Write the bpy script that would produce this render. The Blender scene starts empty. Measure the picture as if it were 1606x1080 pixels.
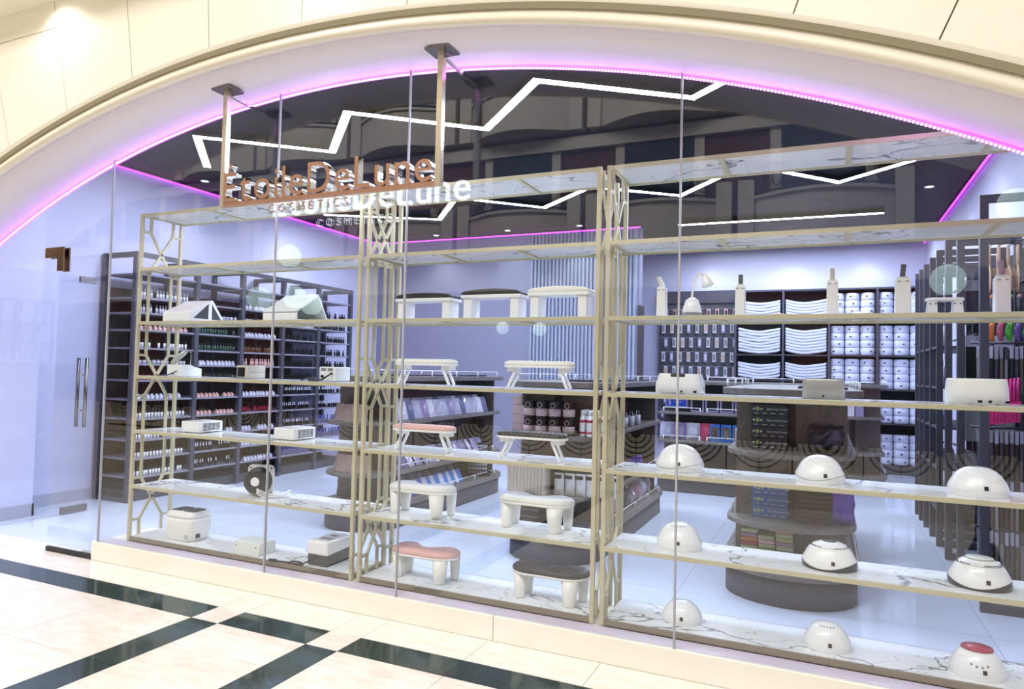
import bpy, bmesh, math, random
from mathutils import Vector, Matrix
random.seed(7)
S = bpy.context.scene
COL = S.collection
PI = math.pi

# ------------------------------------------------------------------ camera
cam_d = bpy.data.cameras.new('camera')
cam_d.sensor_width = 36.0
cam_d.lens = 1083.93 / 1606 * 36
cam_d.clip_end = 200
cam = bpy.data.objects.new('camera', cam_d)
COL.objects.link(cam)
YAW, PITCH, ROLL = .4242, .0369, .0233
fwd = Vector((-math.sin(YAW) * math.cos(PITCH), math.cos(YAW) * math.cos(PITCH), math.sin(PITCH)))
rgt = Vector((math.cos(YAW), math.sin(YAW), 0))
upv = rgt.cross(fwd)
r2 = rgt * math.cos(ROLL) + upv * math.sin(ROLL)
u2 = upv * math.cos(ROLL) - rgt * math.sin(ROLL)
M = Matrix((r2, u2, -fwd)).transposed().to_4x4()
M.translation = Vector((1.0011, -3.3331, 1.3726))
cam.matrix_world = M
S.camera = cam

# ------------------------------------------------------------------ world, exposure
w = bpy.data.worlds.new('world')
S.world = w
w.use_nodes = True
w.node_tree.nodes['Background'].inputs[0].default_value = (1.0, .985, .95, 1)
w.node_tree.nodes['Background'].inputs[1].default_value = .93
S.view_settings.view_transform = 'Standard'
S.view_settings.look = 'None'
S.view_settings.gamma = 1
S.view_settings.use_curve_mapping = False
S.view_settings.exposure = 0.0
S.cycles.use_denoising = True
S.cycles.max_bounces = 8
S.cycles.transparent_max_bounces = 16
S.cycles.sample_clamp_indirect = 6


def light(name, kind, loc, power, color, target=None, **kw):
    d = bpy.data.lights.new(name, kind)
    d.energy = power
    d.color = color
    for k, v in kw.items():
        setattr(d, k, v)
    o = bpy.data.objects.new(name, d)
    COL.objects.link(o)
    o.location = loc
    if target is not None:
        o.rotation_euler = (Vector(target) - Vector(loc)).to_track_quat('-Z', 'Y').to_euler()
    return o


# unseen fill light added high in the hall to brighten the shop front
light('front_fill', 'AREA', (-1.5, -7.5, 9.5), 900, (1.0, .97, .92), (-1.5, -.6, 1.8), shape='RECTANGLE', size=12, size_y=3)
# second added fill, lifts the balconies across the hall for their reflection
light('balcony_fill', 'AREA', (-8, -6.5, 10.5), 2600, (1.0, .95, .88), (-8, -12.3, 5.5), shape='RECTANGLE', size=22, size_y=2)


# ------------------------------------------------------------------ materials
def lin(h):
    h = h.lstrip('#')
    c = [int(h[i:i + 2], 16) / 255 for i in (0, 2, 4)]
    return tuple(x / 12.92 if x <= .04045 else ((x + .055) / 1.055) ** 2.4 for x in c) + (1,)


MATS = {}


def pm(name, col, rough=.5, metal=0., emit=None, estr=0., alpha=1., noise=None, coat=0., spec=.5):
    """principled material; noise=(scale, second colour, contrast) mottles the colour"""
    m = bpy.data.materials.new(name)
    m.use_nodes = True
    nt = m.node_tree
    b = nt.nodes['Principled BSDF']
    c = lin(col)
    b.inputs['Base Color'].default_value = c
    b.inputs['Roughness'].default_value = rough
    b.inputs['Metallic'].default_value = metal
    b.inputs['Coat Weight'].default_value = coat
    b.inputs['Specular IOR Level'].default_value = spec
    if emit:
        b.inputs['Emission Color'].default_value = lin(emit)
        b.inputs['Emission Strength'].default_value = estr
    b.inputs['Alpha'].default_value = alpha
    if noise:
        sc, c2, stretch = noise
        tc = nt.nodes.new('ShaderNodeNewGeometry')
        mp = nt.nodes.new('ShaderNodeMapping')
        mp.inputs['Scale'].default_value = stretch
        nz = nt.nodes.new('ShaderNodeTexNoise')
        nz.inputs['Scale'].default_value = sc
        nz.inputs['Detail'].default_value = 5
        rp = nt.nodes.new('ShaderNodeValToRGB')
        rp.color_ramp.elements[0].position = .35
        rp.color_ramp.elements[0].color = c
        rp.color_ramp.elements[1].position = .7
        rp.color_ramp.elements[1].color = lin(c2)
        nt.links.new(tc.outputs['Position'], mp.inputs['Vector'])
        nt.links.new(mp.outputs[0], nz.inputs['Vector'])
        nt.links.new(nz.outputs['Fac'], rp.inputs[0])
        nt.links.new(rp.outputs[0], b.inputs['Base Color'])
    MATS[name] = m
    return m




pm('facade', '#ebe6d8', .55, noise=(1.5, '#e7e1d0', (1, 1, 1)))
pm('joint', '#8a8068', .8)
pm('moulding', '#e2dac8', .5)
pm('soffit', '#d9d4e0', .5)
pm('plinth', '#f4f1e6', .35, noise=(3, '#f1ede0', (1, 1, 1)))
pm('ledge', '#e6dcea', .3)
pm('floor_cream', '#efebe2', .09, noise=(7, '#e7d9cc', (1, 3, 1)))
pm('floor_strip', '#3b4844', .07, noise=(30, '#33403c', (1, 1, 1)))
pm('grout', '#a79c86', .8)
pm('gold', '#c6bf9f', .4, .12)
pm('gold_base', '#857a66', .4, .12)
pm('chrome', '#d8d6d0', .06, 1.)
pm('steel', '#8d8a86', .25, 1.)
pm('post_metal', '#d6cbb4', .22, .75)
pm('rose', '#c99c82', .26, .85)
pm('bronze', '#8a6f55', .2, 1.)
pm('white', '#f0f1f0', .28, coat=.3)
pm('white_warm', '#efefe8', .3)
pm('offwhite', '#dfe3dc', .3)
pm('black', '#101012', .3)
pm('rubber', '#24262a', .6)
pm('darkgrey', '#3a3d3c', .4)
pm('grey', '#83858a', .4)
pm('silver', '#b4b6b2', .35, .5)
pm('beige', '#c8c4b6', .4)
pm('pad_black', '#302f30', .45)
pm('pad_pink', '#e2b3aa', .45)
pm('pad_white', '#e9e9e2', .4)
pm('red', '#b5283c', .4)
pm('crimson', '#a8364e', .35)
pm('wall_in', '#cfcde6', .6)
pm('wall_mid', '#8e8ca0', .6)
pm('flute', '#a0a6b8', .55)
pm('silicone', '#a9a9b2', .4)
pm('baseboard', '#aaa9b8', .5)
pm('ceiling', '#07050b', .45, spec=.08)
pm('floor_in', '#d3dce8', .07, noise=(2, '#ccd6e6', (1, 1, 1)))
pm('grout_in', '#8a94a8', .5)
pm('wood', '#6d625b', .5, noise=(6, '#5a504b', (8, 1, 8)))
pm('wood_dark', '#4a4044', .5, noise=(6, '#3c3337', (1, 1, 8)))
pm('wood_board', '#76706a', .45, noise=(5, '#625b57', (1, 7, 7)))
pm('base_dark', '#45454c', .5)
pm('frame_dark', '#4b4a54', .45)
pm('rack_dark', '#3f3e47', .45)
pm('shelf_back', '#5a4038', .6, noise=(5, '#3d2a27', (1, 6, 1)))
pm('shelf_board', '#8b8894', .5)
pm('shelf_in', '#1d1a1e', .7)
pm('peg', '#504d55', .6)
pm('towel', '#cfd2e6', .9)
pm('roll', '#d6d8ea', .8)
pm('tan', '#b39f92', .7)
pm('paper', '#cdbfae', .7)
pm('cream_box', '#cbb9b0', .6)
pm('tin_pink', '#c9b3b5', .5)
pm('blue_box', '#2c5f9c', .45)
pm('blue_pack', '#3b78c4', .4)
pm('navy_sign', '#1f3a9a', .4)
pm('purple', '#5a3b9c', .4)
pm('pinkred', '#c8506a', .4)
pm('hotpink', '#e0308c', .4)
pm('orange', '#d07a35', .45)
pm('green', '#4fb040', .45)
pm('glass_green', '#3d5a48', .3)
pm('amber', '#6f4526', .3)
pm('deep_red', '#7c2430', .4)
pm('palegreen', '#b2b98c', .7)
pm('mauve', '#9c7d94', .6)
pm('brown', '#3a2a2a', .6)
pm('woodlight', '#c9a486', .5)
pm('plastic_bag', '#b9b6c8', .12)
pm('bag_pink', '#b48a9c', .15)
pm('bag_dark', '#3d3944', .2)
pm('bag_silver', '#a9a9b4', .15, .4)
pm('denim', '#6b6a8c', .3)
pm('glovebox_dark', '#2f3336', .5)
pm('card_white', '#d5d3de', .5)
pm('lash', '#9c90b4', .2)
pm('iron', '#15151a', .5, .3)
pm('brick', '#5b2f2a', .8, noise=(4, '#43211e', (1, 1, 6)))
pm('stone_far', '#b7b1ab', .7)
pm('window_far', '#20303c', .1)
pm('foliage', '#55602f', .8)
pm('yellow', '#d8c020', .5)
pm('olive', '#9fa85a', .5)
pm('led_white', '#ffffff', .5, emit='#d8e4ff', estr=125)
pm('led_cove', '#ffffff', .5, emit='#fff0c0', estr=3)
pm('led_purple', '#ff9cff', .5, emit='#d83cff', estr=2.2)
pm('led_dot', '#ffb0ff', .5, emit='#f08cff', estr=6)
pm('letter_glow', '#ffffff', .5, emit='#f4f8ff', estr=9)
pm('globe', '#e6f2f0', .15, emit='#bfe0dc', estr=3.0)
pm('downlight', '#ffffff', .5, emit='#eef2ff', estr=14)

# glass: clear pane, mirror part follows the angle of view (Schlick)
g = bpy.data.materials.new('glass')
g.use_nodes = True
nt = g.node_tree
nt.nodes.clear()
out = nt.nodes.new('ShaderNodeOutputMaterial')
mix = nt.nodes.new('ShaderNodeMixShader')
tr = nt.nodes.new('ShaderNodeBsdfTransparent')
tr.inputs[0].default_value = (.965, .975, .985, 1)
gl = nt.nodes.new('ShaderNodeBsdfGlossy')
gl.inputs['Roughness'].default_value = 0.0
gl.inputs[0].default_value = (1, 1, 1, 1)
lw = nt.nodes.new('ShaderNodeLayerWeight')
lw.inputs[0].default_value = .5
pw = nt.nodes.new('ShaderNodeMath')
pw.operation = 'POWER'
pw.inputs[1].default_value = 5
ma = nt.nodes.new('ShaderNodeMath')
ma.operation = 'MULTIPLY_ADD'
ma.inputs[1].default_value = .93
ma.inputs[2].default_value = .045
nt.links.new(lw.outputs['Facing'], pw.inputs[0])
nt.links.new(pw.outputs[0], ma.inputs[0])
nt.links.new(ma.outputs[0], mix.inputs[0])
nt.links.new(tr.outputs[0], mix.inputs[1])
nt.links.new(gl.outputs[0], mix.inputs[2])
nt.links.new(mix.outputs[0], out.inputs[0])
MATS['glass'] = g

# white marble with grey veins
m = pm('marble', '#e9ecec', .12)
nt = m.node_tree
b = nt.nodes['Principled BSDF']
geo = nt.nodes.new('ShaderNodeNewGeometry')
mp = nt.nodes.new('ShaderNodeMapping')
mp.inputs['Rotation'].default_value = (0, 0, .6)
mp.inputs['Scale'].default_value = (1.0, 1.6, 3.0)
nt.links.new(geo.outputs['Position'], mp.inputs[0])
prev = None
for sc, wd, off in ((1.15, .0065, 0), (2.3, .0035, 7.3)):
    ad = nt.nodes.new('ShaderNodeVectorMath')
    ad.operation = 'ADD'
    ad.inputs[1].default_value = (off, off * 2, off)
    nz = nt.nodes.new('ShaderNodeTexNoise')
    nz.inputs['Scale'].default_value = sc
    nz.inputs['Detail'].default_value = 5
    nz.inputs['Roughness'].default_value = .5
    nz.inputs['Distortion'].default_value = .35
    sb = nt.nodes.new('ShaderNodeMath')
    sb.operation = 'SUBTRACT'
    sb.inputs[1].default_value = .5
    ab = nt.nodes.new('ShaderNodeMath')
    ab.operation = 'ABSOLUTE'
    rp = nt.nodes.new('ShaderNodeValToRGB')
    rp.color_ramp.elements[0].position = wd * .3
    rp.color_ramp.elements[0].color = lin('#7b8084') if off == 0 else lin('#a4a8aa')
    rp.color_ramp.elements[1].position = wd
    rp.color_ramp.elements[1].color = (1, 1, 1, 1)
    nt.links.new(mp.outputs[0], ad.inputs[0])
    nt.links.new(ad.outputs[0], nz.inputs['Vector'])
    nt.links.new(nz.outputs['Fac'], sb.inputs[0])
    nt.links.new(sb.outputs[0], ab.inputs[0])
    nt.links.new(ab.outputs[0], rp.inputs[0])
    mx = nt.nodes.new('ShaderNodeMix')
    mx.data_type = 'RGBA'
    mx.blend_type = 'MULTIPLY'
    mx.inputs[0].default_value = 1
    if prev is None:
        mx.inputs[6].default_value = lin('#e9ecec')
    else:
        nt.links.new(prev, mx.inputs[6])
    nt.links.new(rp.outputs[0], mx.inputs[7])
    prev = mx.outputs[2]
nt.links.new(prev, b.inputs['Base Color'])


# ------------------------------------------------------------------ mesh helpers
class MB:
    def __init__(s):
        s.v, s.f, s.m, s.s = [], [], [], []

    def add(s, vs, fs, mat=0, smooth=False):
        k = len(s.v)
        s.v += [tuple(p) for p in vs]
        for f in fs:
            s.f.append(tuple(i + k for i in f))
            s.m.append(mat)
            s.s.append(smooth)
        return s

    def box(s, x0, x1, y0, y1, z0, z1, mat=0):
        vs = [(x, y, z) for z in (z0, z1) for y in (y0, y1) for x in (x0, x1)]
        return s.add(vs, [(0, 2, 3, 1), (4, 5, 7, 6), (0, 1, 5, 4), (2, 6, 7, 3), (0, 4, 6, 2), (1, 3, 7, 5)], mat)

    def bar(s, a, b, wd, dp=None, mat=0, up=(0, 0, 1)):
        """square bar from a to b, wd across, dp in the other direction"""
        dp = dp or wd
        a, b = Vector(a), Vector(b)
        d = (b - a).normalized()
        u = Vector(up)
        if abs(d.dot(u)) > .99:
            u = Vector((0, 1, 0))
        x = d.cross(u).normalized() * wd / 2
        y = x.cross(d).normalized() * dp / 2
        vs = [p + i * x + j * y for p in (a, b) for i, j in ((-1, -1), (1, -1), (1, 1), (-1, 1))]
        return s.add(vs, [(3, 2, 1, 0), (4, 5, 6, 7), (0, 1, 5, 4), (1, 2, 6, 5), (2, 3, 7, 6), (3, 0, 4, 7)], mat)

    def tube(s, pts, r, n=8, mat=0, closed=False):
        pts = [Vector(p) for p in pts]
        N = len(pts)
        rs = r if isinstance(r, (list, tuple)) else [r] * N
        vs = []
        for i, p in enumerate(pts):
            if closed:
                d = (pts[(i + 1) % N] - pts[i - 1]).normalized()
            else:
                d = (pts[min(i + 1, N - 1)] - pts[max(i - 1, 0)]).normalized()
            u = Vector((0, 0, 1)) if abs(d.z) < .95 else Vector((0, 1, 0))
            x = d.cross(u).normalized()
            y = x.cross(d)
            vs += [p + (x * math.cos(t) + y * math.sin(t)) * rs[i] for t in (2 * PI * k / n for k in range(n))]
        fs = []
        for i in range(N if closed else N - 1):
            j = (i + 1) % N
            for k in range(n):
                l = (k + 1) % n
                fs.append((i * n + k, i * n + l, j * n + l, j * n + k))
        if not closed:
            fs.append(tuple(range(n))[::-1])
            fs.append(tuple((N - 1) * n + k for k in range(n)))
        return s.add(vs, fs, mat, True)

    def lathe(s, prof, n=16, c=(0, 0, 0), mat=0, sx=1, sy=1, smooth=True, matf=None):
        vs, fs = [], []
        for r, z in prof:
            for k in range(n):
                t = 2 * PI * k / n
                vs.append((c[0] + r * math.cos(t) * sx, c[1] + r * math.sin(t) * sy, c[2] + z))
        P = len(prof)
        k0 = len(s.f)
        for i in range(P - 1):
            for k in range(n):
                l = (k + 1) % n
                fs.append((i * n + k, i * n + l, (i + 1) * n + l, (i + 1) * n + k))
        s.add(vs, fs, mat, smooth)
        if matf:
            for i in range(P - 1):
                for k in range(n):
                    s.m[k0 + i * n + k] = matf(i)
        kk = len(s.v) - len(vs)
        s.f.append(tuple(kk + k for k in range(n))[::-1])
        s.m.append(matf(0) if matf else mat)
        s.s.append(False)
        s.f.append(tuple(kk + (P - 1) * n + k for k in range(n)))
        s.m.append(matf(P - 2) if matf else mat)
        s.s.append(False)
        return s

    def prism(s, poly, z0, z1, mat=0, axis='z', smooth=False, top=None):
        """poly: ccw 2d outline; axis z -> (x,y), axis y -> (x,z) extruded along y, axis x -> (y,z)"""
        n = len(poly)

        def P(a, b, c):
            return (a, b, c) if axis == 'z' else (a, c, b) if axis == 'y' else (c, a, b)
        vs = [P(a, b, z0) for a, b in poly] + [P(a, b, z1) for a, b in poly]
        s.add(vs, [(i, (i + 1) % n, (i + 1) % n + n, i + n) for i in range(n)], mat, smooth)
        k = len(s.v) - 2 * n
        s.f.append(tuple(k + i for i in range(n))[::-1])
        s.f.append(tuple(k + n + i for i in range(n)))
        s.m += [mat, mat if top is None else top]
        s.s += [False, False]
        return s

    def mesh(s, name, mats, bevel=0, seg=2):
        me = bpy.data.meshes.new(name)
        me.from_pydata(s.v, [], s.f)
        for x in mats:
            me.materials.append(MATS[x])
        for p, mi, sm in zip(me.polygons, s.m, s.s):
            p.material_index = mi
            p.use_smooth = sm
        bm = bmesh.new()
        bm.from_mesh(me)
        bmesh.ops.recalc_face_normals(bm, faces=bm.faces)
        if bevel:
            es = [e for e in bm.edges if len(e.link_faces) == 2 and e.calc_face_angle(0) > .6]
            bmesh.ops.bevel(bm, geom=es, offset=bevel, segments=seg, profile=.5, affect='EDGES', clamp_overlap=True)
        bm.to_mesh(me)
        bm.free()
        return me


def link(name, me, parent=None, loc=(0, 0, 0), rz=0, rot=None):
    o = bpy.data.objects.new(name, me)
    COL.objects.link(o)
    o.parent = parent
    o.location = loc
    o.rotation_euler = rot if rot is not None else (0, 0, rz)
    return o


def obj(name, mb, mats, parent=None, loc=(0, 0, 0), rz=0, rot=None, bevel=0, seg=2):
    if isinstance(mats, str):
        mats = [mats]
    return link(name, mb.mesh(name, mats, bevel, seg), parent, loc, rz, rot)


def tag(o, label=None, cat=None, group=None, kind=None):
    if label:
        o['label'] = label
    if cat:
        o['category'] = cat
    if group:
        o['group'] = group
    if kind:
        o['kind'] = kind
    return o


def thing(name, label, cat, loc=(0, 0, 0), rz=0, group=None):
    o = bpy.data.objects.new(name, None)
    COL.objects.link(o)
    o.location = loc
    o.rotation_euler = (0, 0, rz)
    o.empty_display_size = .05
    return tag(o, label, cat, group)


def struct(name, mb, mats, label, parent=None, bevel=0, cat=None):
    o = obj(name, mb, mats, parent, bevel=bevel)
    return tag(o, label, cat or name.split('_')[0], kind='structure')


def dup(root, loc, rz=None, label=None, group=None):
    def cp(o, par):
        c = o.copy()
        COL.objects.link(c)
        c.parent = par
        for ch in o.children:
            cp(ch, c)
        return c
    r = cp(root, None)
    r.location = loc
    if rz is not None:
        r.rotation_euler = (0, 0, rz)
    if label:
        r['label'] = label
    if group:
        r['group'] = group
    return r


def textmesh(name, body, size, mats, extrude=0., bevel=0.):
    cu = bpy.data.curves.new(name, 'FONT')
    cu.body = body
    cu.size = size
    cu.extrude = extrude
    cu.resolution_u = 4
    o = bpy.data.objects.new(name, cu)
    COL.objects.link(o)
    bpy.context.view_layer.update()
    me = bpy.data.meshes.new_from_object(o.evaluated_get(bpy.context.evaluated_depsgraph_get()))
    bpy.data.objects.remove(o)
    bpy.data.curves.remove(cu)
    me.name = name
    me.materials.clear()
    for x in mats:
        me.materials.append(MATS[x])
    return me


def rrect(w, d, r, n=5, cx=0, cy=0):
    pts = []
    for (sx, sy, a0) in ((1, 1, 0), (-1, 1, PI / 2), (-1, -1, PI), (1, -1, 1.5 * PI)):
        for k in range(n + 1):
            a = a0 + PI / 2 * k / n
            pts.append((cx + sx * (w / 2 - r) + r * math.cos(a), cy + sy * (d / 2 - r) + r * math.sin(a)))
    return pts


# ------------------------------------------------------------------ key dimensions
ACX, ACZ, AR = -1.58, -4.34, 7.39            # arch circle
YG, YF = -.111, -.58                          # glass plane, facade plane
ZC = 3.40                                     # shop ceiling
XL, XR, YB = -5.65, 2.36, 8.35                # shop walls


def arcz(x, r=AR):
    return ACZ + math.sqrt(max(r * r - (x - ACX) ** 2, 0))


# ================================================================== SETTING
# mall floor: cream tiles with dark inlay strips
fl = struct('floor', MB().box(-32, 14, -12.2, -.123, -.12, -.012).box(-7.6, -3.6, -.123, .02, -.12, -.012), 'grout', 'cream marble mall floor with dark inlay strips')
XB = [(-2.1025, -1.9095), (-1.32, -1.1275)]
tile_cache = {}


def tile(x0, x1, y0, y1, mat, nm='tile', par=None, gap=.0015, top=0., th=.012):
    par = par or fl
    k = (round(x1 - x0, 3), round(y1 - y0, 3), mat)
    if k not in tile_cache:
        a, b_ = (x1 - x0) / 2 - gap, (y1 - y0) / 2 - gap
        tile_cache[k] = MB().box(-a, a, -b_, b_, -th, 0).mesh('tile', [mat])
    return link(nm, tile_cache[k], par, ((x0 + x1) / 2, (y0 + y1) / 2, top))


T = .5895
xe_l = [XB[0][0] - T * i for i in range(0, 9)]        # edges going left from strip B
xe_r = [XB[1][1] + .588 * i for i in range(0, 9)]     # going right from strip C
cols = [(xe_l[i + 1], xe_l[i]) for i in range(8)] + [XB[0], (XB[0][1], XB[1][0]), XB[1]] + [(xe_r[i], xe_r[i + 1]) for i in range(8)]
for (a, b_) in cols:
    instrip = (a, b_) in XB
    if b_ < -3.7:
        tile(a, b_, -.3935, .02, 'floor_cream')
    else:
        tile(a, b_, -.3935, -.123, 'floor_cream')
    tile(a, b_, -.583, -.3935, 'floor_cream' if instrip else 'floor_strip', 'tile' if instrip else 'inlay_strip')
    mid = (a, b_) == (XB[0][1], XB[1][0])
    y = -.583
    k = 0
    while y > -4.2:
        h = .29 if (mid and k == 0) else T
        tile(a, b_, y - h, y, 'floor_strip' if instrip else 'floor_cream', 'inlay_strip' if instrip else 'tile')
        y -= h
        k += 1

# plinth under the shop window
struct('trim_1', MB().box(-3.60, -.52, -.123, .36, 0, .125).box(-.517, 4.45, -.123, .36, 0, .125).box(-3.6, 4.45, -.123, .36, -.02, .0), 'plinth', 'low cream stone plinth under the shop window', bevel=.003, cat='plinth')
struct('trim_2', MB().box(-3.58, 4.45, -.1, -.004, .1251, .1285), 'ledge', 'narrow pale ledge behind the glass on the plinth', cat='ledge')

# shop floor of big glossy tiles
fs = struct('floor_1', MB().box(XL, XR + .3, .36, YB, -.12, -.012).box(XL, -3.6, .02, .36, -.12, -.012), 'grout_in', 'glossy pale blue shop floor of square tiles')
nx, ny = 10, 10
tx, ty = (XR + .3 - XL) / nx, (YB - .36) / ny
for i in range(nx):
    for j in range(ny):
        tile(XL + i * tx, XL + (i + 1) * tx, .36 + j * ty, .36 + (j + 1) * ty, 'floor_in', par=fs, gap=.001)
tile(XL, -3.6, .02, .36, 'floor_in', par=fs)

# facade wall with arch, voussoir panels proud of it, moulded rim and soffit
ANG = math.acos(-ACZ / AR)


def arc_pts(r, a0, a1, n):
    return [(ACX + r * math.sin(a0 + (a1 - a0) * i / n), ACZ + r * math.cos(a0 + (a1 - a0) * i / n)) for i in range(n + 1)]


mb = MB()
ap = arc_pts(AR + .06, -ANG, ANG, 64)
top = 5.2
for i in range(64):
    (xa, za), (xb, zb_) = ap[i], ap[i + 1]
    mb.prism([(xa, za), (xb, zb_), (xb, top), (xa, top)], YF + .012, -.06, axis='y')
mb.box(-14, ap[0][0], YF + .012, -.06, 0, top).box(ap[-1][0], 9, YF + .012, -.06, 0, top)
wf = struct('wall_front', mb, 'joint', 'cream stone mall wall around the arched shop front')
rad_in = AR + .105
jx = [-3.992, -3.357, -2.745, -2.128, -1.49, -.859, -.236, .367, .955, 1.521]
ja = [math.atan2(x - ACX, 7.27) for x in jx]
step = .0825
ja = [ja[0] - step * i for i in range(5, 0, -1)] + ja + [ja[-1] + step * i for i in range(1, 6)]
for i in range(len(ja) - 1):
    a0, a1 = ja[i] + .0004, ja[i + 1] - .0004
    if abs(a0) > ANG or abs(a1) > ANG:
        continue
    inner = arc_pts(rad_in, a0, a1, 6)
    ztop = 3.497 if a1 < ja[6] + .001 else 5.0
    xt0 = inner[0][0] + (ztop - inner[0][1]) * math.tan(a0)
    xt1 = inner[-1][0] + (ztop - inner[-1][1]) * math.tan(a1)
    obj('stone_panel', MB().prism(inner + [(xt1, ztop), (xt0, ztop)], YF, YF + .03, axis='y'), 'facade', wf)
    if ztop < 4:
        xt2, xt3 = xt0 + 1.5 * math.tan(a0), xt1 + 1.5 * math.tan(a1)
        if a1 > ja[5] - .001:
            obj('stone_panel', MB().prism([(-9, 3.503), (xt1, 3.503), (xt1 + 1.5 * math.tan(a1), 5.0), (-9, 5.0)], YF, YF + .03, axis='y'), 'facade', wf)
# rim moulding swept along the arch (concave quarter step)
prof = [(AR + .105, YF + .03), (AR + .105, YF - .002), (AR + .085, YF + .016), (AR + .065, YF + .024), (AR + .045, YF + .02), (AR + .03, YF + .004), (AR, YF + .004), (AR, YF + .06), (AR + .06, YF + .06)]
mb = MB()
n = 96
for i in range(n + 1):
    a = -ANG + 2 * ANG * i / n
    for r, y in prof:
        mb.v.append((ACX + r * math.sin(a), y, ACZ + r * math.cos(a)))
P = len(prof)
for i in range(n):
    for k in range(P - 1):
        mb.f.append((i * P + k, i * P + k + 1, (i + 1) * P + k + 1, (i + 1) * P + k))
        mb.m.append(0)
        mb.s.append(True)
obj('arch_moulding', mb, 'moulding', wf)
mb = MB()
for i in range(n + 1):
    a = -ANG + 2 * ANG * i / n
    for r, y in ((AR, YF + .06), (AR, -.06), (AR + .06, -.06), (AR + .06, YF + .06)):
        mb.v.append((ACX + r * math.sin(a), y, ACZ + r * math.cos(a)))
for i in range(n):
    for k in range(4):
        l = (k + 1) % 4
        mb.f.append((i * 4 + k, i * 4 + l, (i + 1) * 4 + l, (i + 1) * 4 + k))
        mb.m.append(0)
        mb.s.append(k == 0)
obj('arch_soffit', mb, 'soffit', wf)

# cornice over the panels with a warm cove line and small wall lamps
cor = struct('trim_3', MB().box(-14, 9, YF - .22, YF, 3.68, 3.95), 'facade', 'cream cornice above the arch with warm cove light', cat='cornice')
obj('cove_strip', MB().box(-14, 9, YF - .215, YF - .19, 3.672, 3.681), 'led_cove', cor)
for i, x in enumerate((-5.6, -3.45, -1.3, .9, 3.1)):
    t = thing('wall_spotlight', ['round wall lamp under the cornice far left', 'round wall lamp under the cornice at the top left', 'round wall lamp above the middle of the arch', 'round wall lamp above the right of the arch', 'round wall lamp under the cornice far right'][i], 'lamp', (x, YF - .12, 3.68), group='cornice lamps')
    obj('lamp_ring', MB().lathe([(.05, 0), (.05, -.012), (.036, -.012), (.036, 0)], 16), 'chrome', t)
    obj('lamp_lens', MB().lathe([(.035, -.004), (.035, -.006)], 16), 'downlight', t)
    l = light('spot_beam', 'SPOT', (0, 0, -.02), 13, (1, .95, .86), spot_size=2.6, spot_blend=.9, shadow_soft_size=.04)
    l.parent = t

# shop shell
struct('wall_left', MB().box(XL - .15, XL, -.06, YB + .15, 0, ZC + .1).box(XL, -5.32, .02, .52, 0, ZC), 'wall_in', 'pale lilac left wall of the shop')
struct('baseboard_left', MB().box(XL, XL + .015, .52, YB, 0, .11).box(XL, -5.305, .505, .535, 0, .11).box(-5.32, -5.305, .02, .53, 0, .11), 'baseboard', 'grey baseboard along the left shop wall', bevel=.003)
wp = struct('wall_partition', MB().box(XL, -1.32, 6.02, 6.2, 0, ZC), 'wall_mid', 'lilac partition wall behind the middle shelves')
mb = MB()
nf = 28
x0f, x1f = -2.93, -1.34
pts = []
for i in range(nf):
    x = x0f + (x1f - x0f) * i / nf
    d = (x1f - x0f) / nf
    pts += [(x, 6.01), (x + d * .12, 5.965), (x + d * .62, 5.965), (x + d * .74, 6.01)]
pts += [(x1f, 6.01), (x1f, 6.018), (x0f, 6.018)]
tag(obj('fluted_panel', mb.prism(pts, .02, ZC - .01), 'flute', wp), 'grey blue fluted wall panel')
obj('edge_strip', MB().box(-1.325, -1.29, 5.98, 6.21, 0, 2.3), 'wood_dark', wp)
struct('wall_back', MB().box(XL, XR + .2, YB, YB + .15, 0, ZC + .1), 'wall_in', 'pale lilac back wall of the shop above the towel shelves')
struct('wall_right', MB().box(XR, XR + .15, .45, YB + .1, 0, ZC + .1), 'wall_in', 'pale lilac right wall of the shop behind the racks')
struct('ceiling', MB().box(XL - .1, XR + .2, -.05, YB + .1, ZC, ZC + .12), 'ceiling', 'dark glossy shop ceiling')
struct('wall_back_1', MB().box(XR, 9, .45, .6, 0, ZC + .1), 'wall_in', 'shop wall at the far right behind the glass')

# purple led lines where walls meet the ceiling
def ledline(name, a, b_, label):
    t = thing(name, label, 'light strip', a)
    d = Vector(b_) - Vector(a)
    obj('diffuser', MB().bar((0, 0, 0), d, .014, .014), 'led_purple', t)
    obj('rail', MB().bar((0, 0, .012), d + Vector((0, 0, .012)), .022, .008), 'chrome', t)
    return t


ledline('led_line', (XL + .03, .05, ZC - .03), (XL + .03, 5.98, ZC - .03), 'purple light line along the top of the left wall')
ledline('led_line', (XL + .05, 5.95, ZC - .03), (-1.3, 5.95, ZC - .03), 'purple light line along the top of the partition wall')
ledline('led_line', (XR - .03, .7, ZC - .03), (XR - .03, YB - .05, ZC - .03), 'purple light line along the top of the right wall')
t = thing('arch_led_strip', 'purple led strip following the inside of the arch above the glass', 'light strip', (0, -.08, 0))
mb = MB()
na = 120
for i in range(na):
    a0, a1 = -.72 + 1.44 * i / na, -.72 + 1.44 * (i + 1) / na
    p0, p1 = arc_pts(AR - .012, a0, a1, 1)
    q0, q1 = arc_pts(AR - .004, a0, a1, 1)
    mb.prism([p0, p1, q1, q0], -.012, .012, axis='y')
obj('led_tape', mb, 'led_purple', t)
mb = MB()
nd = 640
for i in range(nd):
    a = -.71 + 1.42 * i / nd
    x, z = ACX + (AR - .016) * math.sin(a), ACZ + (AR - .016) * math.cos(a)
    mb.box(x - .004, x + .004, -.016, -.008, z - .004, z + .004)
tag(obj('led_diode', mb, 'led_dot', t), kind='stuff')

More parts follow.
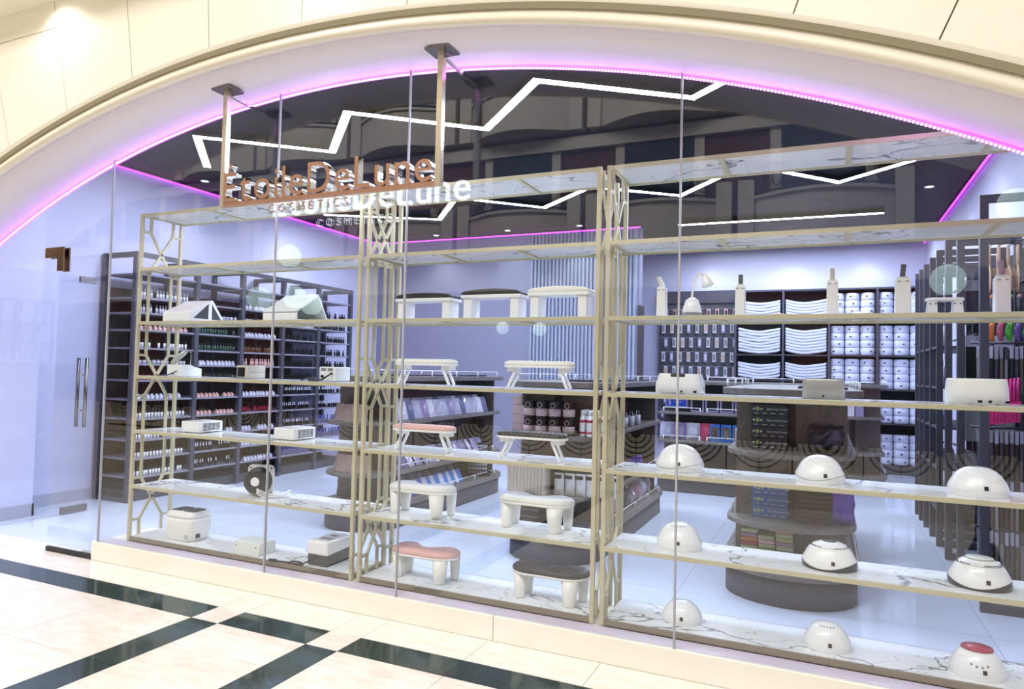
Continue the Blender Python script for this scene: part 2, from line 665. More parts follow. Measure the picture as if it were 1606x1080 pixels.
# ------------------------------------------------------------------ glass front
def pane(name, x0, x1, z0, z1=None, label='', y=YG):
    if z1 is None:
        tp = [(x0 + (x1 - x0) * i / 14, arcz(x0 + (x1 - x0) * i / 14) - .002) for i in range(15)][::-1]
    else:
        tp = [(x1, z1), (x0, z1)]
    o = obj(name, MB().prism([(x0, z0), (x1, z0)] + tp, y - .005, y + .005, axis='y'), 'glass')
    tag(o, label, 'window', kind='structure')
    return o


GX = [-3.549, -2.051, -1.112, .3885, 1.89, 3.3, 4.35]
glb = ['clear glass pane in front of the left shelves, next to the doorway', 'clear glass pane in front of the right half of the left shelves', 'wide clear glass pane in front of the middle shelves', 'clear glass pane in front of the right shelves', 'clear glass pane beyond the right edge', 'clear glass pane at the right arch foot']
for i in range(6):
    o = pane('window_%d' % (i + 1), GX[i] + .003, GX[i + 1] - .003, .127, None, glb[i])
for i in range(6):
    x = GX[i]
    par = bpy.data.objects['window_%d' % (i + 1)]
    obj('silicone_joint', MB().box(x - .0045, x + .0045, YG - .0065, YG + .0065, .127, arcz(x) - .004), 'silicone', par)
o = pane('window_7', -7.0, GX[0] - .003, 2.12, None, 'wide glass transom above the doorway')
pane('window_8', -4.09, -3.595, .03, 2.112, 'narrow fixed glass panel beside the open doorway')
obj('floor_shoe', MB().box(-4.09, -3.595, YG - .012, YG + .012, .001, .032), 'black', bpy.data.objects['window_8'])
pane('window_9', -7.3, -5.16, .03, 2.112, 'fixed glass panel left of the doorway')
t = thing('patch_fitting', 'gold mirror corner fitting holding the glass above the doorway', 'fitting', (-4.09, YG - .016, 2.115))
obj('plate', MB().prism([(-.14, .0), (.0, .0), (.0, -.1), (.07, -.1), (.07, .075), (-.14, .075)], -.012, .0, axis='y'), 'bronze', t, bevel=.002)
obj('back_plate', MB().prism([(-.14, .0), (.0, .0), (.0, -.1), (.07, -.1), (.07, .075), (-.14, .075)], .03, .042, axis='y'), 'bronze', t, bevel=.002)
# open door leaf
dr = obj('door_1', MB().box(-.005, .005, 0, .89, .012, 2.125), 'glass', loc=(-5.105, -.03, 0))
tag(dr, 'open glass door leaf with long steel pull handles', 'door', kind='structure')
for sx in (-1, 1):
    h = obj('pull_handle', MB().tube([(sx * .055, .80, .77), (sx * .055, .80, 1.39)], .0145, 12), 'steel', dr)
    for z in (.92, 1.24):
        obj('handle_mount', MB().tube([(sx * .004, .80, z), (sx * .055, .80, z)], .009, 8), 'chrome', h)
obj('top_patch', MB().box(-.014, .014, .74, .893, 2.07, 2.127), 'steel', dr, bevel=.002)
obj('bottom_patch', MB().box(-.014, .014, .66, .893, .012, .075), 'steel', dr, bevel=.002)

# ------------------------------------------------------------------ ceiling lights of the shop
def zigzag(name, pts, label):
    t = thing(name, label, 'ceiling light', (pts[0][0], pts[0][1], ZC - .035))
    o = Vector((pts[0][0], pts[0][1], 0))
    for a, b_ in zip(pts, pts[1:]):
        A, B = Vector((a[0], a[1], 0)) - o, Vector((b_[0], b_[1], 0)) - o
        d = (B - A).normalized() * .03
        tb = MB().bar(A - d, B + d, .066, .008, up=(0, 0, 1))
        tb.m = [0 if all(abs(tb.v[i][2] + .004) < 1e-6 for i in f) else 1 for f in tb.f]
        obj('light_tube', tb, ['led_white', 'black'], t)
        obj('housing', MB().bar(A - d + Vector((0, 0, .0165)), B + d + Vector((0, 0, .0165)), .07, .025), 'black', t)
    return t


zigzag('zigzag_light', [(-4.71, 1.70), (-4.05, 1.0), (-3.18, 1.76), (-2.42, 1.0), (-1.56, 1.72), (-.81, .98), (.13, 1.66), (.9, 1.0), (1.7, 1.7)], 'white zigzag ceiling light nearest the shop window')
zigzag('zigzag_light', [(-5.0, 3.9), (-3.7, 4.62), (-2.92, 3.66), (-2.12, 4.44), (-1.3, 3.72), (-.47, 4.4), (.32, 3.45), (1.13, 4.38), (1.75, 3.8)], 'white zigzag ceiling light deeper in the shop')
zigzag('line_light', [(-.75, 5.95), (1.62, 6.0)], 'straight white ceiling light line near the back of the shop')
zigzag('line_light', [(-1.0, 7.45), (1.95, 7.45)], 'added straight white fill light hidden over the towel shelves')  # extra light added out of sight to brighten the back wall
dl = [(-4.4, 5.72), (-3.2, 5.72), (-2.1, 5.72), (-.7, 8.05), (.55, 8.05), (1.6, 8.05), (-5.3, 2.2), (-5.3, 3.8), (2.0, 2.3), (2.0, 3.6), (2.0, 5.0), (-2.4, .55), (-.75, .55), (.85, .55)]
dlb = ['over the partition wall, left', 'over the partition wall, middle', 'over the partition wall, beside the fluted panel', 'over the hanging packs on the back wall', 'over the folded towels', 'over the towel rolls', 'over the near part of the polish shelf', 'over the far part of the polish shelf', 'over the brush rack', 'over the middle of the right racks', 'over the far right racks', 'above the left window shelves', 'above the middle window shelves', 'above the right window shelves']
for (x, y), lb in zip(dl, dlb):
    t = thing('downlight', 'small round ceiling downlight ' + lb, 'ceiling light', (x, y, ZC), group='shop downlights')
    obj('lamp_ring', MB().lathe([(.05, 0), (.05, -.008), (.037, -.008), (.037, 0)], 16), 'white', t)
    obj('lamp_lens', MB().lathe([(.036, -.002), (.036, -.004)], 16), 'downlight', t)
    l = light('beam', 'SPOT', (0, 0, -.02), 45 if y < 1 else 20, (.78, .86, 1.0), spot_size=1.9, spot_blend=.8, shadow_soft_size=.04)
    l.parent = t
# ================================================================== HANGING SIGN
YS = -.32
sg = thing('hanging_sign', 'rose gold letter sign on a mirror frame hung under the arch', 'sign', (-2.27, YS, 2.30))
x1 = -.79 + 2.27
for x in (0, x1):
    zt = arcz(-2.27 + x) - 2.30 - .004
    obj('sign_post', MB().box(x - .016, x + .016, -.016, .016, 0, zt), 'post_metal', sg)
    obj('mounting_plate', MB().box(x - .07, x + .07, -.06, .06, zt - .014, zt - .002), 'steel', sg)
    obj('brace', MB().bar((x, .01, zt - .03), (x + .01, .20, zt - .045), .014), 'chrome', sg)
obj('bottom_bar', MB().box(.016, x1 - .016, -.014, .014, 0, .024), 'rose', sg)


def letters(body, size, x0, x1_, z, ext, mats, glow, track):
    """one mesh per letter spread between x0 and x1_"""
    ms = []
    for ch in body:
        me = textmesh('letter', ch, size, mats, ext)
        bx = [v.co.x for v in me.vertices]
        ms.append((me, min(bx), max(bx)))
    tot = sum(b - a for _, a, b in ms)
    gap = (x1_ - x0 - tot) / (len(ms) - 1)
    x = x0
    res = []
    for me, a, b_ in ms:
        for v in me.vertices:
            v.co.x -= a
        for p in me.polygons:
            p.material_index = 0 if p.normal.z > .9 else (2 if p.normal.z < -.9 else 1)
        o = link('letter', me, sg, (x, 0, z), rot=(PI / 2, 0, 0))
        res.append(o)
        x += b_ - a + gap
    return res


letters('ÉtoileDeLune', .252, .018, x1 - .03, .026, .022, ['rose', 'chrome', 'letter_glow'], True, 0)
for o in letters('COSMETICS', .068, .36, x1 - .56, -.058, .005, ['rose', 'chrome', 'letter_glow'], False, 0):
    o.name = 'small_letter'

# ================================================================== WINDOW SHELVING
LV = [.1336 + .38 * (6 - i) for i in range(7)]
LV[6] = .162
UD = .344
PW = .021


def unit(x0, x1, label, bays):
    W = x1 - x0
    t = thing('display_shelving', label, 'shelf', (x0, 0, .1285), group='gold framed window shelves')
    Z = lambda lv: .1336 + .38 * (6 - lv) - .1285
    H = Z(0)
    for x in (0, W - PW):
        for y in (0, UD - PW):
            obj('post', MB().box(x, x + PW, y, y + PW, 0, H), 'gold', t)
    for i in range(7):
        zt = LV[i] - .1285
        th = .022 if i < 6 else .03
        sh = obj('marble_shelf', MB().box(PW, W - PW, .012, UD - .012, zt - .012, zt), 'marble', t)
        mt = 'gold' if i < 6 else 'gold_base'
        z0 = zt - th
        obj('front_rail', MB().box(PW, W - PW, 0, .012, z0, zt - .002), mt, sh)
        obj('back_rail', MB().box(PW, W - PW, UD - .012, UD, z0, zt - .002), mt, sh)
        for x in (PW, W - PW - .012):
            obj('side_rail', MB().box(x, x + .012, .012, UD - .012, z0, zt - .0125), mt, sh)
        if i < 6:
            for k in range(1, bays):
                x = W * k / bays
                obj('cross_rail', MB().box(x - .012, x + .012, .012, UD - .012, zt - .02, zt - .0122), 'gold', sh)
    # lattice ends
    ya, yb = UD * .235, UD * .765
    cen, hf = (.70, 3.0, 5.27), .38
    for xm in (PW / 2, W - PW / 2):
        def B(p, q):
            obj('lattice_bar', MB().bar((xm, p[0], p[1]), (xm, q[0], q[1]), .017, .014, up=(1, 0, 0)), 'gold', t)
        z = H
        for c in cen:
            zu, zl = Z(c - hf), Z(c + hf)
            for y in (ya, yb):
                B((y, z), (y, zu))
            B((ya, zu), (yb, zl))
            B((yb, zu), (ya, zl))
            for zz in (zu, zl):
                B((PW, zz), (ya - .007, zz))
                B((yb + .007, zz), (UD - PW, zz))
            z = zl
        for y in (ya, yb):
            B((y, z), (y, .01))
    return t


unit(-3.408, -1.494, 'gold framed marble shelving unit at the left beside the doorway', 3)
unit(-1.458, -.030, 'gold framed marble shelving unit in the middle of the window', 3)
unit(0.0, 2.75, 'gold framed marble shelving unit at the right of the window', 5)


# ================================================================== PRODUCTS ON THE WINDOW SHELVES
def on_shelf(lv):
    return LV[lv] + .0005


# --- left unit, level 2: gabled dust collectors
def gable(x, y, lv, w, d, hw, ha, apex, label, dark):
    t = thing('nail_dust_collector', label, 'device', (x, y, on_shelf(lv)), group='gabled white devices')
    prof = [(0, 0), (d, 0), (d * apex, ha), (0, hw)]
    if dark:
        obj('body', MB().prism(prof, 0, w, axis='x'), 'white', t, bevel=.006)
        inner = lambda a: [(a[0][0], a[0][1]), (a[1][0], a[1][1]), (a[2][0], a[2][1])]
        obj('side_window', MB().prism([(.03, .022), (d * .5, .022), (d * .5, ha * .80)], w - .001, w + .002, axis='x'), 'darkgrey', t)
        obj('side_window', MB().prism([(d * .6, .022), (d * .86, .022), (d * .6, ha * .78)], w - .001, w + .002, axis='x'), 'darkgrey', t)
        me = textmesh('emblem', 'YF', .03, ['hotpink'])
        e = link('emblem', me, t, (w * .55, d * apex * .36, hw + (ha - hw) * .42 + .0035), rot=(math.atan2(ha - hw, d * apex), 0, 0))
    else:
        th = .008
        obj('roof', MB().prism([(0, hw - .01), (d * apex, ha - .012), (d * apex, ha), (0, hw)], 0, w, axis='x'), 'offwhite', t)
        obj('roof', MB().prism([(d * apex, ha), (d * apex - .004, ha - .012), (d - .012, 0), (d, 0)], 0, w, axis='x'), 'offwhite', t)
        obj('front_wall', MB().box(0, w, 0, .012, 0, hw - .006), 'white', t)
        obj('side_wall', MB().prism([(.012, 0), (d - .014, 0), (d * apex - .004, ha - .014), (.012, hw - .012)], 0, .008, axis='x'), 'white', t)
        obj('base_plate', MB().box(.008, w, .012, d - .014, 0, .006), 'offwhite', t)


gable(-3.17, .02, 2, .26, .31, .062, .160, .62, 'white gabled dust collector with dark triangular side windows', True)
gable(-2.255, .015, 2, .27, .31, .055, .178, .66, 'white gabled dust collector with open side, right of its twin', False)


def cord(pts, r, mat, parent, name='power_cord'):
    # smooth the polyline a little
    P = [Vector(p) for p in pts]
    for _ in range(2):
        Q = [P[0]]
        for a, b_ in zip(P, P[1:]):
            Q += [a * .75 + b_ * .25, a * .25 + b_ * .75]
        P = Q + [P[-1]]
    return obj(name, MB().tube(P, r, 6), mat, parent)


# --- level 3: nail drills
t = thing('nail_drill', 'white nail drill box with grey handpiece leaning on it', 'device', (-3.13, .10, on_shelf(3)))
obj('body', MB().prism([(0, 0), (.17, 0), (.17, .055), (.05, .082), (0, .082)], -.075, .075, axis='x'), 'white', t, bevel=.006)
obj('handpiece', MB().tube([(-.035, .0, .088), (-.02, .012, .105), (.035, .045, .165), (.05, .055, .178)], [.01, .018, .019, .012], 12), 'silver', t)
obj('holder', MB().tube([(.06, .08, .07), (.065, .08, .16), (.05, .06, .185)], .002, 6), 'chrome', t)
obj('socket', MB().box(-.02, -.004, -.003, .002, .015, .027), 'black', t)
cord([(.03, -.004, .04), (.0, -.03, .015), (-.05, -.02, .006), (-.12, .02, .004), (-.16, .05, .004), (-.1, .09, .004), (-.19, .10, .004)], .0035, 'black', t)
t = thing('nail_drill', 'small beige control box with a black front window', 'device', (-2.54, .09, on_shelf(3)))
obj('body', MB().box(0, .10, 0, .16, .004, .088), 'beige', t, bevel=.008)
obj('front_window', MB().box(.012, .074, -.003, .002, .014, .074), 'black', t, bevel=.001)
obj('seam', MB().box(.0985, .1008, .01, .15, .043, .046), 'grey', t)
cord([(.0, .10, .02), (-.03, .12, .004), (-.10, .10, .004), (-.06, .06, .012), (-.12, .08, .02), (-.16, .12, .004)], .006, 'black', t)
t = thing('nail_drill', 'white control box with grille slots and a black cord, right of the beige one', 'device', (-1.87, .11, on_shelf(3)))
obj('body', MB().box(0, .125, 0, .15, .004, .092), 'white', t, bevel=.006)
for k in range(2):
    obj('grille', MB().box(.014 + k * .052, .054 + k * .052, -.002, .002, .066, .084), 'grey', t)
obj('socket', MB().box(.014, .036, -.003, .002, .024, .040), 'black', t)
obj('knob', MB().lathe([(.007, 0), (.007, .012)], 10), 'black', t, loc=(.1, -.001, .05), rot=(PI / 2, 0, 0))
cord([(.1, -.01, .05), (.08, -.03, .03), (.04, -.03, .008), (-.03, -.01, .004), (-.12, .02, .004), (-.06, .06, .016), (-.14, .07, .02), (-.17, .03, .004)], .0055, 'black', t)


# --- level 4: vented boxes
def vented(x, y, lb, rz=0):
    t = thing('dust_fan_box', lb, 'device', (x, y, on_shelf(4)), rz, group='white vented boxes')
    obj('body', MB().prism(rrect(.18, .215, .025, 4, .09, .108), .004, .076), 'white', t, bevel=.006)
    for j in range(4):
        for k in range(6):
            obj('vent_slot', MB().box(.1795, .1812, .035 + j * .037, .066 + j * .037, .017 + k * .0085, .0215 + k * .0085), 'black', t)
    for p in ((.03, .03), (.15, .03), (.03, .18), (.15, .18)):
        obj('foot', MB().lathe([(.01, 0), (.01, .005)], 8), 'black', t, loc=(p[0], p[1], 0))


vented(-3.03, .08, 'white box with side vents, the left one of two on its shelf')
vented(-2.215, .09, 'white box with side vents, the right one of two on its shelf')

# --- level 5: axial fan on a plate
t = thing('extractor_fan', 'black round extractor fan on a white square plate', 'fan', (-2.36, .16, on_shelf(5)), .35)
obj('plate', MB().prism(rrect(.175, .2, .03, 5, 0, .1), -.004, .004, axis='y'), 'white', t)
obj('fan_drum', MB().lathe([(.088, 0), (.088, .012), (.08, .014), (.08, .06), (.072, .066), (.03, .066)], 28), 'black', t, loc=(-.01, -.004, .098), rot=(PI / 2, 0, 0))
obj('hub_sticker', MB().lathe([(.029, .066), (.029, .0675)], 18), 'white', t, loc=(-.01, -.004, .098), rot=(PI / 2, 0, 0))
for k in range(6):
    a = k * PI / 3
    obj('fan_blade', MB().bar((.03 * math.cos(a), 0, .03 * math.sin(a)), (.072 * math.cos(a + .5), 0, .072 * math.sin(a + .5)), .004, .02), 'darkgrey', t, loc=(-.01, -.0675, .098))
for sx, sz in ((-1, .02), (1, .02), (-1, .18), (1, .18)):
    obj('screw', MB().lathe([(.007, 0), (.007, .004)], 8), 'steel', t, loc=(sx * .07, -.004, sz), rot=(PI / 2, 0, 0))
for k in range(4):
    cord([(.03, -.05, .03), (.0, -.09, .035 + .01 * k), (.06, -.10, .004 + .012 * k), (.12 + .02 * k, -.05, .006), (.2, -.02 + .02 * k, .02 + .01 * k), (.16, -.06, .012), (.05, -.11 + .01 * k, .004)], .0028, 'white', t, 'cord_loop')

# --- level 6: sterilizers
t = thing('sterilizer', 'large rounded white ultrasonic cleaner with dark lid panels', 'device', (-2.99, .15, on_shelf(6)))
mb = MB()
prof = [(.86, .0), (.94, .02), (1.0, .08), (1.0, .13), (.97, .155)]
for s_, z in prof:
    mb.v += [(px * s_, py * s_, z) for px, py in rrect(.265, .2, .05, 5)]
NP = 24
for i in range(len(prof) - 1):
    for k in range(NP):
        l = (k + 1) % NP
        mb.f.append((i * NP + k, i * NP + l, (i + 1) * NP + l, (i + 1) * NP + k))
        mb.m.append(0)
        mb.s.append(True)
mb.f += [tuple(range(NP))[::-1], tuple(4 * NP + k for k in range(NP))]
mb.m += [0, 0]
mb.s += [False, False]
obj('body', mb, 'white_warm', t)
mb = MB()
for s_, z in [(.97, .157), (.97, .17), (.9, .188), (.75, .197)]:
    mb.v += [(px * s_, py * s_, z) for px, py in rrect(.265, .2, .05, 5)]
for i in range(3):
    for k in range(NP):
        l = (k + 1) % NP
        mb.f.append((i * NP + k, i * NP + l, (i + 1) * NP + l, (i + 1) * NP + k))
        mb.m.append(0)
        mb.s.append(True)
mb.f += [tuple(range(NP))[::-1], tuple(3 * NP + k for k in range(NP))]
mb.m += [0, 0]
mb.s += [False, False]
ld = obj('lid', mb, 'white_warm', t)
obj('lid_panel', MB().prism(rrect(.1, .12, .02, 4, -.056, 0), .196, .199), 'darkgrey', ld)
obj('lid_panel', MB().prism(rrect(.1, .12, .02, 4, .056, 0), .196, .199), 'darkgrey', ld)
obj('socket', MB().box(.128, .136, -.05, -.02, .025, .05), 'black', t)
obj('label_plate', MB().box(.08, .105, -.104, -.099, .02, .05), 'beige', t)
t = thing('uv_tray_box', 'flat white box with sloped front, between the two cleaners', 'device', (-2.45, .02, on_shelf(6)))
obj('body', MB().prism([(0, 0), (.16, 0), (.15, .078), (.02, .078)], 0, .22, axis='x'), 'offwhite', t, bevel=.005)
for x in (.025, .19):
    obj('screw_hole', MB().lathe([(.005, 0), (.005, .003)], 8), 'grey', t, loc=(x, .0125, .05), rot=(PI / 2, 0, 0))
t = thing('sterilizer', 'white and dark grey ultrasonic cleaner with a black cord', 'device', (-1.86, .045, on_shelf(6)))
obj('base', MB().prism([(.0, 0), (.28, 0), (.28, .09), (0, .075)], .003, .147, axis='x'), 'darkgrey', t, bevel=.006)
lid = obj('lid', MB().prism([(-.004, .062), (.284, .078), (.284, .148), (-.004, .148)], -.003, .153, axis='x'), 'white', t, bevel=.014, seg=3)
obj('lid_window', MB().prism([(.035, .05), (.125, .05), (.125, .11), (.035, .11)], .1475, .1490), 'grey', lid)
obj('button_panel', MB().box(.05, .1, .14, .17, .1475, .1490), 'darkgrey', lid)
cord([(.07, -.004, .05), (.04, -.06, .03), (-.02, -.03, .006), (-.10, -.04, .004), (-.13, .0, .004), (-.06, .01, .006), (.02, -.045, .004), (-.14, -.03, .004), (-.2, -.045, .004)], .0045, 'black', t)
obj('plug', MB().tube([(-.2, -.045, .008), (-.25, -.055, .008)], .009, 8), 'black', t)


# --- middle unit: hand rests
def rest_rect(x, pad, pm_, label, h=.168, w=.375):
    t = thing('hand_rest', label, 'hand rest', (x, .10, on_shelf(2)), group='hand rests on the upper shelf')
    d = .135
    for a in (.012, w - .062):
        obj('leg', MB().box(a, a + .05, .012, d - .012, 0, h - .05), 'white', t, bevel=.003)
    obj('top_board', MB().box(0, w, 0, d, h - .05, h - .032), 'white', t, bevel=.003)
    mb = MB()
    n_ = 14
    prof = []
    for i in range(n_ + 1):
        u = i / n_
        prof.append((w * u, h - .012 + .014 * math.sin(PI * u) * .9 - .006 * (1 if i in (0, n_) else 0)))
    mb.prism([(0, h - .032), (w, h - .032)] + prof[::-1], 0, d, axis='y')
    obj('cushion', mb, pad, t, bevel=.006)


rest_rect(-1.315, 'pad_black', 0, 'white hand rest with black cushion, leftmost on the middle unit', .156)
rest_rect(-.875, 'pad_black', 0, 'white hand rest with black cushion, between two others', .168, .365)
rest_rect(-.465, 'pad_white', 0, 'all white rectangular hand rest beside the fluted panel', .172, .345)


def rest_slant(x, y, lv, pad, label, w=.40, h=.148):
    t = thing('hand_rest', label, 'hand rest', (x, y, on_shelf(lv)), group='hand rests with folding legs')
    d = .13
    obj('tray', MB().prism(rrect(w, d, .06, 8, w / 2, d / 2), h - .035, h - .022), 'white', t, bevel=.002)
    mb = MB()
    for s_, dz in ((1.0, 0), (1.0, .006), (.97, .014), (.86, .021), (.6, .025)):
        for px, py in rrect(w, d, .06, 8):
            mb.v.append((w / 2 + (px if s_ > .95 else px * (1 - (1 - s_) * .35)), d / 2 + py * s_, h - .022 + dz))
    NP_ = 36
    for i in range(4):
        for k in range(NP_):
            l = (k + 1) % NP_
            mb.f.append((i * NP_ + k, i * NP_ + l, (i + 1) * NP_ + l, (i + 1) * NP_ + k))
            mb.m.append(0)
            mb.s.append(True)
    mb.f += [tuple(range(NP_))[::-1], tuple(4 * NP_ + k for k in range(NP_))]
    mb.m += [0, 0]
    mb.s += [False, True]
    obj('cushion', mb, pad, t)
    for xa, xb in ((.075, .028), (w - .075, w - .028)):
        br = obj('bracket', MB().box(min(xa, xb) - .004, max(xa, xb) + .004, .03, d - .03, h - .058, h - .035), 'white', t)
        for yy in (.035, d - .035):
            obj('leg', MB().bar((xa, yy, h - .045), (xb, yy, .004), .012, .015, up=(0, 1, 0)), 'white', t)


rest_slant(-1.31, .07, 3, 'pad_white', 'white hand rest with splayed legs, above the pink one')
rest_slant(-.60, .07, 3, 'pad_white', 'white hand rest with splayed legs, above the black flat one')
rest_slant(-1.305, .06, 4, 'pad_pink', 'pink topped hand rest with splayed white legs')
rest_slant(-.625, .05, 4, 'pad_black', 'black topped hand rest with splayed white legs, in front of the black tins')


def kidney(w, d, n=40):
    """bean outline: concave on the far side"""
    pts = []
    for i in range(n):
        a = 2 * PI * i / n
        x = math.cos(a)
        y = math.sin(a)
        px = w / 2 * (abs(x) ** .75) * (1 if x > 0 else -1)
        py = d / 2 * y
        py -= d * .52 * math.exp(-(px / (w * .22)) ** 2) * (1 if y > 0 else .0) * abs(y)
        py += d * .10 * math.exp(-(px / (w * .3)) ** 2) * (1 if y < 0 else 0) * abs(y)
        pts.append((px, py))
    return pts


def rest_bean(x, y, lv, pad, label, w=.43, d=.25, h=.175):
    t = thing('hand_rest', label, 'hand rest', (x, y, on_shelf(lv)), group='bean shaped hand rests')
    kp = kidney(w, d)
    N_ = len(kp)
    obj('tray', MB().prism([(a * .99, b_ * .99) for a, b_ in kp], h - .04, h - .028, smooth=True), 'white_warm', t)
    mb = MB()
    for s_, dz in ((.985, 0), (1.0, .008), (.985, .017), (.93, .025), (.80, .030), (.4, .031)):
        mb.v += [(a * s_ if s_ > .9 else a * (1 - (1 - s_) * .6), b_ * s_ - (1 - s_) * d * .06, h - .028 + dz) for a, b_ in kp]
    for i in range(5):
        for k in range(N_):
            l = (k + 1) % N_
            mb.f.append((i * N_ + k, i * N_ + l, (i + 1) * N_ + l, (i + 1) * N_ + k))
            mb.m.append(0)
            mb.s.append(True)
    mb.f += [tuple(range(N_))[::-1], tuple(5 * N_ + k for k in range(N_))]
    mb.m += [0, 0]
    mb.s += [False, True]
    obj('cushion', mb, pad, t)
    for sx, sy, r in ((-.36, -.20, 1), (.30, -.24, 1.3), (-.36, .24, 1), (.38, .22, .9)):
        obj('leg', MB().lathe([(.022 * r, 0), (.026 * r, .01), (.036 * r, h - .04)], 16), 'white_warm', t, loc=(sx * w, sy * d, 0))


rest_bean(-1.15, .2, 5, 'pad_white', 'white bean shaped hand rest above the pink one')
rest_bean(-.425, .2, 5, 'pad_white', 'white bean shaped hand rest above the black one')
rest_bean(-1.09, .155, 6, 'pad_pink', 'pink bean shaped hand rest on the bottom shelf')
rest_bean(-.315, .15, 6, 'pad_black', 'black bean shaped hand rest on the bottom shelf')


# --- right unit, level 2: slim wax heaters and lamps
def wax(x, w, h, hmat, hh, label, tilt=0, y=.13):
    t = thing('wax_heater', label, 'device', (x, y, on_shelf(2)), group='slim white wax heaters')
    obj('body', MB().prism([(-w / 2, 0), (w / 2, 0), (w / 2 - .002, h), (-w / 2 + .002, h)], 0, .06, axis='y'), 'white_warm', t, bevel=.004)
    obj('cap', MB().box(-w / 2 + .008, w / 2 - .008, .008, .05, h, h + .008), 'offwhite', t, bevel=.002)
    obj('cartridge', MB().bar((tilt * -.3, .03, h + .002), (tilt * 1.0, .03, h + hh), .02, .016, up=(0, 1, 0)), hmat, t)
    for sx in (-1, 1):
        obj('slot', MB().box(sx * w * .25 - .006, sx * w * .25 + .006, -.001, .001, h - .016, h - .012), 'grey', t)


wax(.252, .046, .152, 'offwhite', .055, 'slim white wax heater with a pale tilted cartridge, leftmost of its row', -.02)
wax(.632, .046, .150, 'darkgrey', .055, 'slim white wax heater with a dark cartridge, in front of the folded towels', 0)
wax(1.035, .05, .160, 'beige', .06, 'slim white wax heater with a beige cartridge, between towels and rolls', 0)
wax(1.318, .062, .162, 'rubber', .065, 'slim white wax heater with a black cartridge, in front of the towel rolls', .004)
wax(1.683, .056, .158, 'mauve', .07, 'slim white wax heater with a mauve cartridge, in front of the paddle brushes', -.004)
t = thing('desk_lamp', 'white gooseneck desk lamp with a bell base', 'lamp', (.405, .14, on_shelf(2)))
obj('base', MB().lathe([(.044, 0), (.046, .012), (.043, .05), (.03, .085), (.012, .098)], 20, sy=.9), 'white', t)
obj('base_panel', MB().lathe([(.0455, .004), (.0465, .012), (.045, .024)], 20, sy=.9), 'grey', t)
P = [(0, 0, .095), (.002, 0, .15), (.012, 0, .195), (.03, 0, .218), (.05, 0, .215), (.062, 0, .2)]
cord(P, .0055, 'white', t, 'gooseneck')
obj('lamp_head', MB().lathe([(.012, 0), (.02, .02), (.026, .045), (.03, .062), (.02, .066)], 16), 'white', t, loc=(.055, 0, .212), rot=(0, PI - .35, 0))
t = thing('hand_rest', 'small white stool shaped hand rest beside the black cartridge heater', 'hand rest', (1.472, .13, on_shelf(2)))
obj('top', MB().prism(rrect(.145, .075, .03, 6), .058, .07), 'white', t, bevel=.003)
for sx in (-1, 1):
    lg = obj('side_leg', MB().prism([(sx * .03, .058), (sx * .062, .058), (sx * .068, 0), (sx * .028, 0)][::sx], -.03, .03, axis='y'), 'white', t)
    for k in (-.010, .010):
        obj('bolt', MB().lathe([(.003, 0), (.003, .003)], 6), 'black', lg, loc=(sx * .045 + k, -.03, .044), rot=(PI / 2, 0, 0))
t = thing('nail_lamp', 'tiny white dome lamp partly hidden by the shelf edge', 'nail lamp', (1.16, .17, on_shelf(2)))
obj('shell', MB().lathe([(.05, 0), (.048, .008), (.035, .016), (.01, .021)], 20), 'white', t)
obj('port', MB().box(-.006, .006, -.052, -.044, .001, .008), 'black', t)
t = thing('pink_mini_lamp', 'small flat pink lamp lying before the folded towels', 'nail lamp', (.80, .14, on_shelf(2)))
obj('shell', MB().lathe([(.045, 0), (.045, .006), (.03, .013), (.008, .015)], 20, sy=.7), 'pad_pink', t)
obj('dot', MB().lathe([(.004, .0135), (.004, .017)], 8), 'black', t)


# --- level 3: box shaped nail lamps
def box_lamp(x, y, w, d, h, label, mat, slot=None, r=.03, taper=.92, ports=()):
    t = thing('nail_lamp', label, 'nail lamp', (x, y, on_shelf(3)), group='box shaped nail lamps')
    base = rrect(w, d, r, 5)
    mb = MB()
    lv = [(1.0, 0), (.99, h * .5), (taper, h - .008), (taper - .03, h)]
    for s_, z in lv:
        mb.v += [(a * s_, b_ * s_, z) for a, b_ in base]
    N_ = len(base)
    for i in range(3):
        for k in range(N_):
            l = (k + 1) % N_
            mb.f.append((i * N_ + k, i * N_ + l, (i + 1) * N_ + l, (i + 1) * N_ + k))
            mb.m.append(0)
            mb.s.append(True)
    mb.f += [tuple(range(N_))[::-1], tuple(3 * N_ + k for k in range(N_))]
    mb.m += [0, 0]
    mb.s += [False, False]
    obj('shell', mb, mat, t)
    if slot == 'handle':
        obj('handle_slot', MB().box(-.035, .035, -d / 2 * taper - .003, -d / 2 * taper + .03, h - .018, h + .001), 'darkgrey', t, bevel=.003)
    if slot == 'top':
        obj('top_panel', MB().prism(rrect(w * .8, d * .7, r, 5), h - .001, h + .002), 'darkgrey', t)
    for px, sz in ports:
        obj('port', MB().box(px - sz, px + sz, -d / 2 - .001, -d / 2 + .003, .008, .018), 'black', t)


box_lamp(.345, .19, .228, .17, .10, 'white box nail lamp with a dark handle slot', 'white', 'handle', .035, .88, ((.02, .004), (.085, .008)))
box_lamp(1.0, .17, .178, .15, .092, 'silver grey box nail lamp with a dark top', 'silver', 'top', .03, .985, ((.0, .004),))
box_lamp(1.595, .18, .225, .17, .108, 'wide white rounded nail lamp at the right edge', 'white_warm', None, .06, .95, ((.0, .008), (.035, .006), (.095, .007)))


